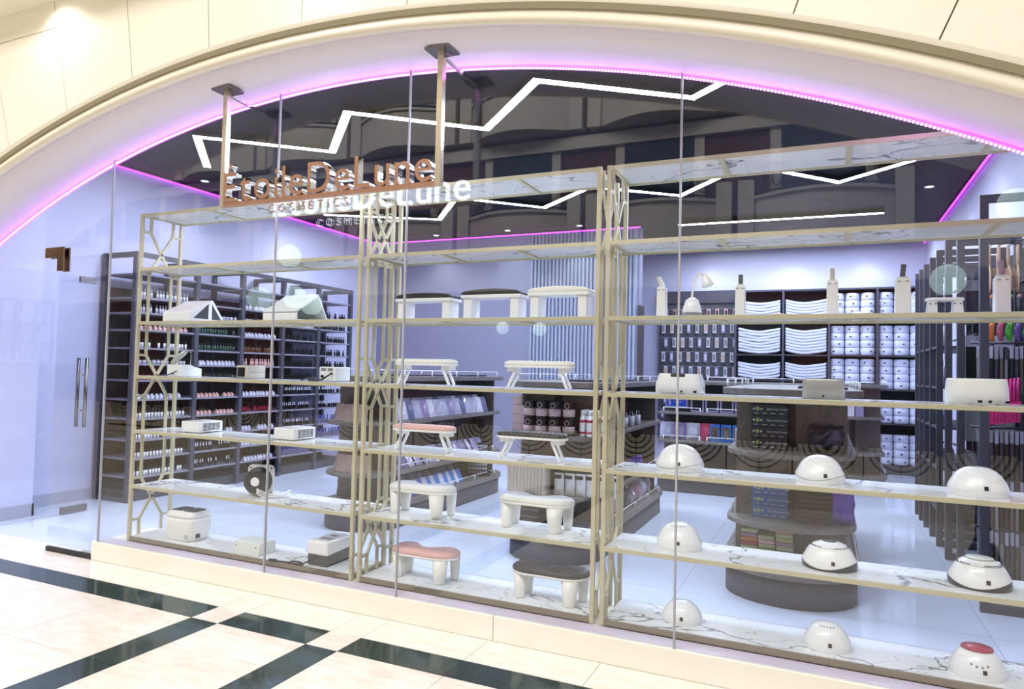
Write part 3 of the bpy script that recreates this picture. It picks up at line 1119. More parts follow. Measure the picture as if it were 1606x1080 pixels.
# --- domes
def dome(x, y, lv, w, d, h, label, style='seam', rz=0, base=None, p=2.3):
    t = thing('nail_lamp', label, 'nail lamp', (x, y, on_shelf(lv)), rz, group='dome shaped nail lamps')
    n_, rows = 40, 12
    bw = (lambda th: .20 + .13 * math.cos(2 * th + .6)) if base else (lambda th: 0)

    def surf(th, v):
        """v: height fraction 0..1"""
        r = max(1 - v ** p, 0) ** (1 / p)
        bulge = 1 + .05 * math.sin(PI * min(v * 2, 1))
        return (w / 2 * r * bulge * math.cos(th), d / 2 * r * bulge * math.sin(th), h * v)
    mb = MB()
    for i in range(rows + 1):
        for k in range(n_):
            th = 2 * PI * k / n_
            f = i / rows
            v0 = bw(th)
            v = v0 + (.995 - v0) * (1 - (1 - f) ** 1.6)
            mb.v.append(surf(th, v))
    for i in range(rows):
        for k in range(n_):
            l = (k + 1) % n_
            mb.f.append((i * n_ + k, i * n_ + l, (i + 1) * n_ + l, (i + 1) * n_ + k))
            mb.m.append(0)
            mb.s.append(True)
    mb.f.append(tuple(rows * n_ + k for k in range(n_)))
    mb.m.append(0)
    mb.s.append(True)
    sh = obj('shell', mb, 'white', t)
    if base:
        mb = MB()
        for f in (0, .5, 1.0):
            for k in range(n_):
                th = 2 * PI * k / n_
                q = surf(th, bw(th) * f)
                e = 1.0 if f == 1 else 1.015
                mb.v.append((q[0] * e, q[1] * e, q[2]))
        for i in range(2):
            for k in range(n_):
                l = (k + 1) % n_
                mb.f.append((i * n_ + k, i * n_ + l, (i + 1) * n_ + l, (i + 1) * n_ + k))
                mb.m.append(0)
                mb.s.append(True)
        mb.f.append(tuple(range(n_))[::-1])
        mb.m.append(0)
        mb.s.append(False)
        obj('black_base', mb, base, t)
    if style == 'seam':
        pts_ = []
        for k in range(n_):
            th = 2 * PI * k / n_
            q = surf(th, .22 + .10 * math.cos(2 * th + .9))
            pts_.append((q[0] * 1.002, q[1] * 1.002, q[2]))
        obj('seam_line', MB().tube(pts_, .0011, 5, closed=True), 'grey', t)
    # display or socket on the side facing the window
    th = -PI / 2 + .12
    q = surf(th, .24)
    q2 = surf(th, .40)
    ang = math.atan2(q2[2] - q[2], q2[1] - q[1])
    obj('display', MB().box(-.0075, .0075, -.0085, .0085, -.002, .0012), 'black', t, loc=(q[0], (q[1] + q2[1]) / 2, (q[2] + q2[2]) / 2), rot=(ang, 0, 0))
    if style == 'chrome':
        pts_ = [surf(2 * PI * k / 30, .80) for k in range(30)]
        obj('chrome_ring', MB().tube([(a * 1.0, b_ * 1.0, c) for a, b_, c in pts_], .006, 6, closed=True), 'chrome', t)
        obj('top_disc', MB().lathe([(w * .24, h * .96), (w * .22, h * .992), (w * .08, h * 1.01)], 24, sy=d / w), 'offwhite', t)
    if style == 'chrome_red':
        pts_ = [surf(2 * PI * k / 30, .82) for k in range(30)]
        obj('chrome_ring', MB().tube(pts_, .005, 6, closed=True), 'chrome', t)
        obj('top_disc', MB().lathe([(w * .14, h * .985), (w * .13, h * 1.006)], 24, sy=d / w), 'brown', t)
    if style == 'red':
        obj('top_disc', MB().lathe([(w * .30, h * .905), (w * .285, h * .955), (w * .05, h * 1.0)], 28, sy=d / w), 'crimson', t)
        for k, dx in enumerate((-.035, -.015, .005, .025)):
            th_ = -PI / 2 + dx * 11
            q = surf(th_, .52 - (.05 if k in (1, 2) else 0))
            obj('button', MB().lathe([(.005, 0), (.005, .002)], 8), 'grey', t, loc=q, rot=(PI / 2 - .5, 0, 0))
    if style == 'slot':
        obj('top_slot', MB().box(-.03, .03, -.01, .01, h * .985, h * 1.003), 'darkgrey', t)
    if style == 'buttons':
        for k in range(5):
            q = surf(-PI / 2 + (k - 2) * .28, .9)
            obj('button', MB().lathe([(.004, 0), (.004, .002)], 8), 'grey', t, loc=q)
    return t


dome(.348, .185, 4, .228, .215, .128, 'white dome nail lamp with wavy seam, highest at the left')
dome(.988, .17, 4, .205, .2, .122, 'white dome nail lamp with wavy seam, above the chrome topped one', rz=.1)
dome(1.598, .165, 4, .215, .2, .118, 'smooth white dome nail lamp with a dark slot on top', 'slot')
dome(.352, .175, 5, .212, .2, .125, 'white dome nail lamp with top buttons, above the small left one', 'buttons')
dome(1.03, .16, 5, .222, .2, .118, 'white nail lamp with black wavy base and brown top disc', 'chrome_red', base='black', p=2.5)
dome(1.603, .165, 5, .222, .205, .12, 'white nail lamp with black wavy base and broad chrome ring', 'chrome', base='black', p=2.5)
dome(.372, .17, 6, .188, .17, .10, 'small glossy white dome nail lamp on the bottom shelf, left', 'plain')
dome(1.022, .14, 6, .19, .175, .112, 'white dome nail lamp with row of buttons on the bottom shelf, middle', 'buttons')
dome(1.588, .125, 6, .195, .18, .115, 'white nail lamp with a red top disc on the bottom shelf', 'red')
# ================================================================== POLISH SHELF ALONG THE LEFT WALL
SX0, SX1 = XL + .03, -5.12
YP = [1.30, 2.02, 2.66, 3.32, 3.98, 4.66]
t = thing('polish_shelf', 'long dark wall shelf full of nail polish along the left wall', 'shelf', (SX0, YP[0], 0))
D = SX1 - SX0
TOPZ = 2.45
for i, y in enumerate(YP):
    yy = y - YP[0]
    obj('upright', MB().box(D - .05, D, yy - .025, yy + .025, 0, TOPZ), 'frame_dark', t)
    obj('upright', MB().box(0, .04, yy - .025, yy + .025, 0, TOPZ), 'frame_dark', t)
    obj('head_bar', MB().box(.04, D - .05, yy - .02, yy + .02, TOPZ - .05, TOPZ), 'frame_dark', t)
    obj('foot_bar', MB().box(.04, D - .05, yy - .02, yy + .02, .0, .05), 'frame_dark', t)
Ltot = YP[-1] - YP[0]
obj('top_rail', MB().box(D - .045, D - .005, .025, Ltot - .025, TOPZ - .045, TOPZ), 'frame_dark', t)
obj('back_panel', MB().box(.0, .012, .03, YP[4] - YP[0] - .03, .12, 2.12), 'shelf_back', t)
SH = [2.245, 2.01, 1.86, 1.69, 1.51, 1.35, 1.19, 1.0, .81, .60, .42, .24]
for z in SH:
    for i in range(5):
        ya, yb = YP[i] - YP[0] + .026, YP[i + 1] - YP[0] - .026
        obj('shelf_board', MB().box(.013, D - .01, ya, yb, z - .018, z), 'shelf_board', t)
obj('plinth_board', MB().box(.02, D - .04, .03, Ltot - .03, .0, .1), 'base_dark', t)


def bottle_mesh(body, cap, h=.085, r=.012, neck=.4, cr=.5):
    mb = MB()
    hb = h * (1 - neck)
    mb.lathe([(r, 0), (r, hb), (r * cr, hb + .004), (r * cr, h)], 8, matf=lambda i: 0 if i < 1 else 1)
    return mb.mesh('polish_bottle', [body, cap])


def flask(body, cap, w, h):
    mb = MB()
    mb.box(-w / 2, w / 2, -w / 2, w / 2, 0, h * .7)
    mb.box(-w / 4, w / 4, -w / 4, w / 4, h * .7, h, 1)
    return mb.mesh('polish_bottle', [body, cap])


BM = {
    'dark_white': bottle_mesh('white', 'black'), 'green': bottle_mesh('glass_green', 'black', .09), 'clear': bottle_mesh('card_white', 'grey'),
    'pink': bottle_mesh('pad_pink', 'pad_pink', .085, .013), 'orange': bottle_mesh('amber', 'black', .09), 'jar': bottle_mesh('card_white', 'black', .05, .02, .3, .95),
    'whitebox': flask('card_white', 'card_white', .034, .05), 'redbox': flask('deep_red', 'red', .04, .05), 'black': bottle_mesh('black', 'black', .085, .012),
    'blackw': bottle_mesh('black', 'card_white', .09, .011), 'tealcap': bottle_mesh('darkgrey', 'olive', .085), 'pinkbox': flask('pad_pink', 'pad_pink', .034, .045), 'yellow': flask('yellow', 'yellow', .04, .05),
    'redbot': bottle_mesh('deep_red', 'red', .06, .013), 'bluebot': bottle_mesh('denim', 'navy_sign', .11, .015),
}
names = {'dark_white': 'white polish bottle with black cap', 'green': 'green polish bottle with black cap', 'clear': 'clear bottle with grey cap', 'pink': 'pink polish bottle', 'orange': 'amber bottle with black cap', 'jar': 'white jar with black lid', 'whitebox': 'small white carton', 'redbox': 'small red carton', 'black': 'black polish bottle', 'blackw': 'black bottle with white cap', 'tealcap': 'grey bottle with olive cap', 'pinkbox': 'small pink carton', 'yellow': 'small yellow carton', 'redbot': 'red polish bottle', 'bluebot': 'blue tall bottle'}
ordn = ['top', 'second', 'third', 'fourth', 'fifth', 'sixth', 'seventh', 'eighth', 'ninth', 'tenth', 'eleventh', 'lowest']
bayn = ['nearest bay', 'second bay', 'third bay', 'fourth bay', 'farthest bay']
# what stands on each board (rows) in each bay (columns)
plan = {
    1: ['clear', None, 'whitebox', 'whitebox', 'black'],
    2: ['clear', 'jar', 'jar', 'whitebox', 'black'],
    3: ['pinkbox', 'green', 'whitebox', 'black', 'black'],
    4: ['dark_white', 'green', 'orange', 'black', 'black'],
    5: ['jar', 'whitebox', 'pink', 'black', 'black'],
    6: ['redbox', 'black', 'black', 'black', 'black'],
    7: ['whitebox', 'pinkbox', 'whitebox', 'blackw', 'blackw'],
    8: ['dark_white', 'pinkbox', 'redbot', 'blackw', 'blackw'],
    9: ['dark_white', 'whitebox', 'whitebox', 'blackw', 'bluebot'],
    10: ['dark_white', 'blackw', 'whitebox', 'blackw', 'bluebot'],
    11: ['dark_white', 'blackw', 'whitebox', 'bluebot', 'bluebot'],
}
count = 0
rest = {}
rows = []
for r_, row in plan.items():
    for b_, kd in enumerate(row):
        if kd:
            rows.append((b_, r_, kd))
rows.sort(key=lambda q: (q[0], q[1]))
for b_, r_, kd in rows:
    ya, yb = YP[b_] + .06, YP[b_ + 1] - .06
    big = kd in ('jar', 'whitebox', 'redbox', 'pinkbox')
    pitch = .052 if big else .036
    n_ = int((yb - ya) / pitch)
    for k in range(n_):
        if random.random() < .07:
            continue
        loc = (-5.165 - random.uniform(0, .012), ya + pitch * (k + .5) + random.uniform(-.003, .003), SH[r_] + .0003)
        if count < 300:
            o = link('polish_bottle', BM[kd], None, loc)
            tag(o, '%s, %s board, %s of polish shelf' % (names[kd], ordn[r_], bayn[b_]), 'bottle', 'bottles on the polish shelf')
            count += 1
        else:
            rest.setdefault(kd, []).append(loc)
mbs = MB()
mlist = []
for kd, locs in rest.items():
    me = BM[kd]
    base = len(mlist)
    for mm in me.materials:
        mlist.append(mm.name)
    vs = [v.co.copy() for v in me.vertices]
    fsx = [tuple(p.vertices) for p in me.polygons]
    mi = [p.material_index for p in me.polygons]
    for L in locs:
        k = len(mbs.v)
        mbs.v += [tuple(v + Vector(L)) for v in vs]
        mbs.f += [tuple(i + k for i in f) for f in fsx]
        mbs.m += [base + i for i in mi]
        mbs.s += [False] * len(fsx)
tag(obj('far_polish_bottles', mbs, mlist), 'many small bottles in the far bays of the polish shelf', 'bottles', kind='stuff')


# ================================================================== GONDOLAS
def capsule(hw, y0, y1, e, n=14):
    """outline: straight sides, elliptic ends of depth e"""
    pts = []
    for i in range(n + 1):
        a = -PI + PI * i / n
        pts.append((hw * math.cos(a), y0 + e + e * math.sin(a)))
    for i in range(n + 1):
        a = PI * i / n
        pts.append((hw * math.cos(a), y1 - e + e * math.sin(a)))
    return pts


GZ = [.215, .475, .905, 1.295]


def gondola(cx, y0, y1, hw, label, rails=True, core=.06, e=.34, levels=(1, 2, 3)):
    t = thing('display_gondola', label, 'display stand', (cx, y0, 0), group='round ended wooden gondolas')
    L = y1 - y0
    obj('base', MB().prism(capsule(hw - .02, .02, L - .02, e), 0, .165, smooth=True), 'base_dark', t)
    obj('base_board', MB().prism(capsule(hw, 0, L, e), .165, GZ[0]), 'wood_board', t, bevel=.006)
    obj('spine_panel', MB().box(-core, core, e + .02, L - e - .02, GZ[0] + .001, GZ[3] - .046), 'wood_dark', t)
    for yy in (e - .005, L - e - .02):
        obj('spine_post', MB().box(-.03, .03, yy, yy + .025, GZ[0] + .001, GZ[3] - .046), 'brown', t)
        obj('end_panel', MB().box(-hw * .8, -.03, yy + .004, yy + .022, GZ[0] + .001, GZ[3] - .046), 'wood', t)
        obj('end_panel', MB().box(.03, hw * .8, yy + .004, yy + .022, GZ[0] + .001, GZ[3] - .046), 'wood', t)
    for i in levels:
        k = .93 if i in (1, 2) else 1.02
        th = .03 if i < 3 else .042
        obj('shelf_board' if i < 3 else 'counter_top', MB().prism(capsule(hw * k, .02 if i < 3 else -.01, L - (.02 if i < 3 else -.01), e * k), GZ[i] - th, GZ[i]), 'wood_board', t, bevel=.004)
    # little wire rails along the counter and the lower shelves
    for i in ((0, 1, 3) if rails else (3,)):
        k = (hw if i in (0,) else hw * .93 if i < 3 else hw * 1.02) - .022
        hh = .05
        for sx in (-1, 1):
            rl = obj('wire_rail', MB().tube([(sx * k, e + .05, GZ[i] + hh), (sx * k, L - e - .05, GZ[i] + hh)], .004, 6), 'white', t)
            ys = [e + .06 + (L - 2 * e - .12) * q / 4 for q in range(5)]
            for yy in ys:
                obj('rail_pin', MB().lathe([(.007, 0), (.007, hh + .004)], 8), 'white', rl, loc=(sx * k, yy, GZ[i]))
    # flat dark tablets on the counter
    for q in range(3):
        yy = e + .05 + q * (L - 2 * e - .1) / 3
        obj('counter_tablet', MB().box(.04, hw - .08, yy, yy + .5, GZ[3] + .001, GZ[3] + .016), 'bag_dark', t, bevel=.003)
    return t


gondola(-2.66, 1.36, 4.02, .36, 'wooden gondola with brushes and lash packs, at the left')
gondola(-.83, 1.27, 3.90, .38, 'wooden gondola with black tins, behind the middle shelves')
gondola(.81, 1.10, 3.75, .41, 'wooden gondola with blue glove boxes, behind the right shelves')
gondola(1.33, 5.85, 7.3, .38, 'wooden gondola near the towel rolls at the back')

# wall gondola across the shop (second row)
t = thing('display_gondola', 'long wooden gondola standing crosswise with pliers packs and black fronted boxes', 'display stand', (-.78, 4.82, 0), group='round ended wooden gondolas')
W = 1.55
obj('base', MB().box(0, W, .02, .7, 0, .165), 'base_dark', t, bevel=.02)
obj('base_board', MB().box(-.02, W + .02, 0, .72, .165, GZ[0]), 'wood_board', t, bevel=.006)
obj('back_panel', MB().box(.02, W - .02, .33, .38, GZ[0], GZ[3] - .04), 'wood_dark', t)
for z in (.6, .93):
    obj('shelf_board', MB().box(0, W, .04, .33, z - .03, z), 'wood_board', t, bevel=.004)
obj('counter_top', MB().box(-.02, W + .02, 0, .72, GZ[3] - .042, GZ[3]), 'wood_board', t, bevel=.006)
for z in (GZ[0], .6, .93, GZ[3]):
    for k in range(3):
        xa = .06 + k * .5
        rl = obj('wire_rail', MB().tube([(xa, .06, z + .05), (xa + .42, .06, z + .05)], .0045, 6), 'white', t)
        for xx in (xa, xa + .42):
            obj('rail_pin', MB().lathe([(.007, 0), (.007, .054)], 8), 'white', rl, loc=(xx, .06, z))


# ---------------- goods on the gondolas
def boxy(name, label, cat, loc, size, mats, rz=0, group=None, bevel=.002, front=None, frontmat=None, rot=None):
    w_, d_, h_ = size
    if front is None:
        o = obj(name, MB().box(-w_ / 2, w_ / 2, -d_ / 2, d_ / 2, 0, h_), mats, None, loc, rz, rot, bevel=bevel, seg=1)
        return tag(o, label, cat, group)
    t_ = thing(name, label, cat, loc, rz, group)
    obj('carton', MB().box(-w_ / 2, w_ / 2, -d_ / 2, d_ / 2, 0, h_), mats, t_, bevel=bevel, seg=1)
    x0_, x1_, z0_, z1_ = front
    obj('front_label', MB().box(x0_ * w_, x1_ * w_, -d_ / 2 - .0015, -d_ / 2 + .001, z0_ * h_, z1_ * h_), frontmat, t_)
    return t_


def packmesh(name, w_, h_, th, mat, n=5, wob=.012, seed=1):
    """soft plastic pack: pillow with creased surface, standing in x-z, thickness along y"""
    rnd = random.Random(seed)
    mb = MB()
    nx_, nz_ = n, n
    for side in (-1, 1):
        for j in range(nz_ + 1):
            for i in range(nx_ + 1):
                u, v = i / nx_, j / nz_
                e = (math.sin(PI * u) * math.sin(PI * v)) ** .5
                mb.v.append((w_ * (u - .5) + rnd.uniform(-1, 1) * wob * .3, side * (th / 2 * e + rnd.uniform(0, 1) * wob * e), h_ * v + rnd.uniform(-1, 1) * wob * .3 * (1 if 0 < j else 0)))
    K = (nx_ + 1) * (nz_ + 1)
    for s_ in (0, 1):
        for j in range(nz_):
            for i in range(nx_):
                a = s_ * K + j * (nx_ + 1) + i
                q = (a, a + 1, a + nx_ + 2, a + nx_ + 1)
                mb.f.append(q if s_ == 0 else q[::-1])
                mb.m.append(0)
                mb.s.append(False)
    for j in range(nz_):
        for i in (0, nx_):
            a = j * (nx_ + 1) + i
            mb.f.append((a, a + K, a + K + nx_ + 1, a + nx_ + 1))
            mb.m.append(0)
            mb.s.append(False)
    for i in range(nx_):
        for j in (0, nz_):
            a = j * (nx_ + 1) + i
            mb.f.append((a, a + 1, a + 1 + K, a + K))
            mb.m.append(0)
            mb.s.append(False)
    return mb.mesh(name, [mat])


# left gondola (centre x -2.66): round end shows bundles of brushes, the right side lash packs
brm = MB()
for k in range(7):
    brm.bar((-.03 + k * .01, 0, 0), (-.035 + k * .0115, .004 * (k % 2), .15), .009)
brm = brm.mesh('brush_bundle', ['tan'])
for k in range(9):
    a = -PI * .95 + PI * .62 * k / 8
    o = link('brush_bundle', brm, None, (-2.66 + .27 * math.cos(a), 1.36 + .32 + .25 * math.sin(a), GZ[2] + .001), a + PI / 2, rot=(-.22, 0, a + PI / 2))
    tag(o, 'bundle of tan wooden sticks on the round end of the left gondola, upper shelf', 'brushes', 'tan stick bundles, upper shelf')
for k in range(8):
    a = -PI * .9 + PI * .6 * k / 7
    o = link('brush_bundle', brm, None, (-2.66 + .26 * math.cos(a), 1.36 + .32 + .24 * math.sin(a), GZ[1] + .001), rot=(-.22, 0, a + PI / 2))
    tag(o, 'bundle of tan wooden sticks on the round end of the left gondola, lower shelf', 'brushes', 'tan stick bundles, lower shelf')
lm = [packmesh('lash_pack', .13, .17, .03, mt, 4, .006, s_) for s_, mt in enumerate(('lash', 'plastic_bag', 'denim', 'card_white'))]
for row, x, zz in ((0, -2.40, GZ[2]), (1, -2.49, GZ[2] + .02)):
    for k in range(15):
        o = link('lash_pack', lm[(k * 7 + row) % 4 if k % 3 else 1], None, (x, 1.78 + k * .125, zz + .003), rot=(-.3, 0, PI / 2 + random.uniform(-.12, .12)))
        tag(o, 'small glossy lash pack in the %s row on the upper shelf of the left gondola' % ('front' if row == 0 else 'back'), 'pack', 'lash packs on the left gondola')
for k in range(14):
    o = link('lash_pack', lm[(k * 5) % 3], None, (-2.40, 1.8 + k * .13, GZ[1] + .003), rot=(-.5, 0, PI / 2 + random.uniform(-.3, .3)))
    tag(o, 'dark glossy lash pack heaped on the lower shelf of the left gondola', 'pack', 'lash packs on the lower shelf')
for k in range(14):
    for row in range(2):
        o = boxy('file_pack', ('blue' if (k + row) % 2 else 'white') + ' packet in the %s row on the base of the left gondola' % ['front', 'back'][row], 'pack', (-2.38 - .09 * row, 2.0 + k * .075, GZ[0] + .004 + row * .03), (.085, .012, .14), 'blue_pack' if (k + row) % 2 else 'card_white', rz=PI / 2, rot=(-.45, 0, PI / 2 + random.uniform(-.1, .1)), group='blue and white packets')
t = thing('colour_card', 'black colour chart card with rows of white swatches', 'colour card', (-2.42, 3.42, GZ[0] + .001), .35)
obj('card', MB().box(-.13, .13, -.008, .008, 0, .36), 'black', t)
for j in range(8):
    for i in range(7):
        obj('swatch', MB().box(-.105 + i * .03, -.082 + i * .03, -.0095, -.007, .03 + j * .04, .055 + j * .04), 'card_white' if j % 3 else 'mauve', t)

# middle gondola: tan cartons, black tins, white red bottles, beige books, white bags, folded cloth
for i in range(2):
    for j in range(4 - i):
        xx, zz = -1.13 + i * .085, GZ[2] + .001 + j * .068
        boxy('small_carton', 'pale pink cream carton in the stack left of the black tins', 'box', (xx, 1.55 - i * .05, zz), (.08, .07, .066), 'tin_pink', group='pale cartons on the middle gondola')
for i in range(4):
    for j in range(2):
        lab = 'black tin with pale label, %s of the %s row on the middle gondola' % (['leftmost', 'second', 'third', 'rightmost'][i], ['lower', 'upper'][j])
        t = thing('wax_tin', lab, 'tin', (-.985 + i * .098, 1.42 - .02 * i + .01 * i * i, GZ[2] + .001 + j * .125), group='black tins')
        obj('tin_body', MB().lathe([(.044, 0), (.0455, .004), (.0455, .118), (.044, .123)], 18), 'black', t)
        obj('front_label', MB().lathe([(.0462, .012), (.0462, .066)], 18), 'tin_pink', t)
        obj('emblem_ring', MB().tube([(.018 * math.cos(a), -.0465, .09 + .018 * math.sin(a)) for a in (2 * PI * q / 14 for q in range(14))], .0022, 5, closed=True), 'tin_pink', t)
for i in range(3):
    for j in range(3):
        t = thing('spray_bottle', 'white spray bottle with red band in the cluster right of the black tins', 'bottle', (-.585 + i * .052, 1.45 + j * .055, GZ[2] + .001), group='white and red spray bottles')
        obj('bottle_body', MB().lathe([(.02, 0), (.022, .006), (.022, .125), (.012, .15)], 12), 'white', t)
        obj('red_band', MB().lathe([(.0224, .02), (.0224, .035)], 12), 'red', t)
        obj('red_band', MB().lathe([(.0224, .10), (.0224, .12)], 12), 'crimson', t)
        obj('spray_cap', MB().lathe([(.013, .15), (.012, .19)], 10), 'white', t)
for k in range(11):
    boxy('notebook', 'beige packet in the standing row on the middle gondola, lower shelf', 'packet', (-1.13 + k * .03, 1.44 - .006 * k, GZ[1] + .001), (.026, .12, .21), 'paper', group='beige packets in a row')
pk = packmesh('cotton_bag', .075, .16, .06, 'white', 4, .004, 9)
for k in range(6):
    o = link('cotton_bag', pk, None, (-.745 + k * .078, 1.42 + .012 * k, GZ[1] + .001))
    tag(o, 'white cotton bag with dark tag in the row on the middle gondola', 'bag', 'white cotton bags')
    obj('dark_tag', MB().box(-.03, .03, -.05, -.034, .125, .15), 'black', o)
for k in range(6):
    boxy('folded_cloth', 'dark folded cloth in the stack on the base of the middle gondola', 'cloth', (-.98 + .01 * (k % 2), 1.44, GZ[0] + .001 + k * .026), (.19, .14, .025), 'wood' if k % 2 else 'brown', group='dark folded cloths', bevel=.008)
dm = packmesh('denim_roll', .09, .05, .1, 'denim', 3, .004, 3)
for i in range(5):
    for j in range(3):
        o = link('cloth_roll', dm, None, (-.78 + i * .095, 1.42 + j * .11 - .02 * i, GZ[0] + .001))
        tag(o, 'lilac rolled cloth in the %s row on the base of the middle gondola' % ['front', 'middle', 'back'][j], 'cloth', 'lilac cloth rolls')
bp = [packmesh('bagged_goods', .19, .2, .13, mt, 7, .025, s_) for s_, mt in enumerate(('bag_pink', 'plastic_bag', 'bag_silver', 'bag_dark'))]
for k in range(8):
    o = link('plastic_bag', bp[[0, 0, 1, 3, 2, 0, 1, 2][k]], None, (-.56, 1.85 + k * .205, GZ[0] + .001), rot=(-.2, 0, PI / 2 + random.uniform(-.3, .3)))
    tag(o, 'crumpled clear bag of goods heaped along the right base of the middle gondola', 'bag', 'clear bags along the middle gondola')
for k in range(14):
    boxy('hair_colour_box', 'purple and pink carton in the slanting row on the middle gondola, right side', 'box', (-.52, 1.95 + k * .075, GZ[1] + .03), (.16, .055, .12), 'purple' if k > 8 or k % 2 else 'pinkred', rot=(-.3, 0, PI / 2), group='purple and pink cartons')
bt = bottle_mesh('card_white', 'black', .13, .022, .3, .5)
for k in range(10):
    o = link('lotion_bottle', bt, None, (-.52 - .05 * (k % 2), 1.95 + k * .11, GZ[2] + .001))
    tag(o, 'white lotion bottle with dark cap on the right side of the middle gondola', 'bottle', 'lotion bottles')

# right gondola: glove boxes left, bagged brown goods, cloth stacks
def glove(x, y, z, mat, txt, label, w_=.215):
    t_ = thing('glove_box', label, 'box', (x, y, z), group='glove boxes')
    obj('carton', MB().box(-w_ / 2, w_ / 2, 0, .12, 0, .071), mat, t_, bevel=.002, seg=1)
    obj('logo_disc', MB().lathe([(.013, 0), (.013, .0015)], 14), 'olive', t_, loc=(-w_ * .32, -.0005, .042), rot=(PI / 2, 0, 0))
    obj('logo_bar', MB().box(-w_ * .45, -w_ * .40, -.0012, .001, .036, .047), 'card_white', t_)
    obj('logo_bar', MB().box(-w_ * .24, -w_ * .19, -.0012, .001, .036, .047), 'card_white', t_)
    me = textmesh('print', txt, .0165, ['card_white'])
    link('print', me, t_, (-w_ * .06, -.0012, .036), rot=(PI / 2, 0, 0))
    for k in range(4):
        obj('print_line', MB().box(-w_ * .42 + k * .05, -w_ * .42 + k * .05 + .028, -.0012, .001, .012, .015), 'card_white', t_)


for k in range(4):
    glove(.695, 1.37, GZ[1] + .001 + k * .0715, 'blue_box', 'Blue Nitrile Powder', 'blue glove box, %s of the stack on the right gondola' % ['lowest', 'second from below', 'third from below', 'topmost'][k])
for k in range(4):
    glove(.685, 1.37, GZ[2] + .001 + k * .0715, 'glovebox_dark', 'Black Vinyl Powder', 'dark glove box, %s of the stack on the right gondola, upper shelf' % ['lowest', 'second from below', 'third from below', 'topmost'][k])
for k in range(7):
    boxy('paper_stack', 'brown folded packet in the heap beside the blue glove boxes', 'packet', (.955 + random.uniform(-.01, .01), 1.40, GZ[1] + .001 + k * .03), (.20, .16, .029), 'brown', rz=random.uniform(-.1, .1), group='brown packets', bevel=.008)
o = link('plastic_bag', packmesh('plastic_bag', .16, .24, .1, 'purple', 6, .02, 12), None, (1.10, 1.38, GZ[1] + .001), .3)
tag(o, 'purple glossy plastic bag on the right gondola beside the brown packets', 'bag')
o = link('plastic_bag', packmesh('plastic_bag', .12, .22, .06, 'blue_pack', 5, .012, 13), None, (1.135, 1.56, GZ[1] + .001), 1.0)
tag(o, 'bright blue plastic bag at the right side of the right gondola', 'bag')
o = link('plastic_bag', packmesh('plastic_bag', .2, .17, .12, 'bag_dark', 6, .03, 14), None, (1.02, 1.42, GZ[2] + .001), .2)
tag(o, 'heap of dark shiny bags on the upper shelf of the right gondola', 'bag')
for k in range(5):
    o = link('plastic_bag', bp[[3, 0, 1, 2, 1][k]], None, (1.03, 1.75 + k * .2, GZ[2] + .001), rot=(-.3, 0, PI / 2 + random.uniform(-.2, .3)))
    tag(o, 'crumpled bag of goods along the upper right side of the right gondola', 'bag', 'bags along the right gondola')
cols_ = ['palegreen', 'pad_pink', 'palegreen', 'crimson', 'mauve', 'olive', 'palegreen', 'orange', 'mauve']
for i in range(3):
    nlev = (7, 6, 8)[i]
    for k in range(nlev):
        boxy('folded_cloth', 'thin folded colourful cloth in the %s stack on the base of the right gondola' % ['left', 'middle', 'right'][i], 'cloth', (.575 + i * .105 + random.uniform(-.004, .004), 1.42 - .03 * i, GZ[0] + .001 + k * .0265), (.1, .14, .025), cols_[(k + i * 3 + (3 if k > 3 else 0)) % 9], group='colourful folded cloths', bevel=.006)
for k in range(6):
    o = link('plastic_bag', bp[[1, 0, 2, 1, 3, 1][k]], None, (1.02, 1.7 + k * .22, GZ[1] + .001), rot=(-.3, 0, PI / 2 + random.uniform(-.2, .3)))
    tag(o, 'crumpled bag of goods on the second shelf, right side of the right gondola', 'bag', 'bags along the right gondola, second shelf')
boxy('white_carton', 'white carton on the counter side of the right gondola', 'box', (.52, 1.75, GZ[2] + .001), (.16, .2, .09), 'card_white', .1)

# crosswise gondola: black fronted cases, blue sign, pliers packs, clear bags
gx, gy = -.78, 4.82
for k in range(6):
    boxy('clear_case', 'clear case with black front, %s of the row of six' % ['leftmost', 'second', 'third', 'fourth', 'fifth', 'rightmost'][k], 'box', (gx + .44 + k * .165, gy + .19, .931), (.15, .16, .2), 'lash', group='black fronted cases', front=(-.38, .38, .14, .82), frontmat='black')
t = thing('price_sign', 'small blue sign with white lettering on the crosswise gondola', 'sign', (gx + .2, gy + .1, .931))
obj('sign_card', MB().box(-.12, .12, -.006, .006, .06, .19), 'navy_sign', t)
obj('sign_border', MB().box(-.125, .125, -.004, .007, .055, .195), 'card_white', t)
obj('bottle_print', MB().box(-.09, -.065, -.0075, -.005, .075, .175), 'lash', t)
link('print', textmesh('print', 'SOFT GEL TIPS', .025, ['card_white']), t, (-.04, -.008, .135), rot=(PI / 2, 0, 0))
obj('print_line', MB().box(-.02, .06, -.0075, -.005, .11, .115), 'card_white', t)
obj('stand', MB().box(-.008, .008, -.004, .004, 0, .056), 'white', t)
for k in range(6):
    boxy('folded_towel', 'white folded cloth in the little stack right of the black fronted cases', 'cloth', (gx + 1.44, gy + .19, .931 + k * .03), (.14, .16, .029), 'towel', group='small white cloths', bevel=.008)
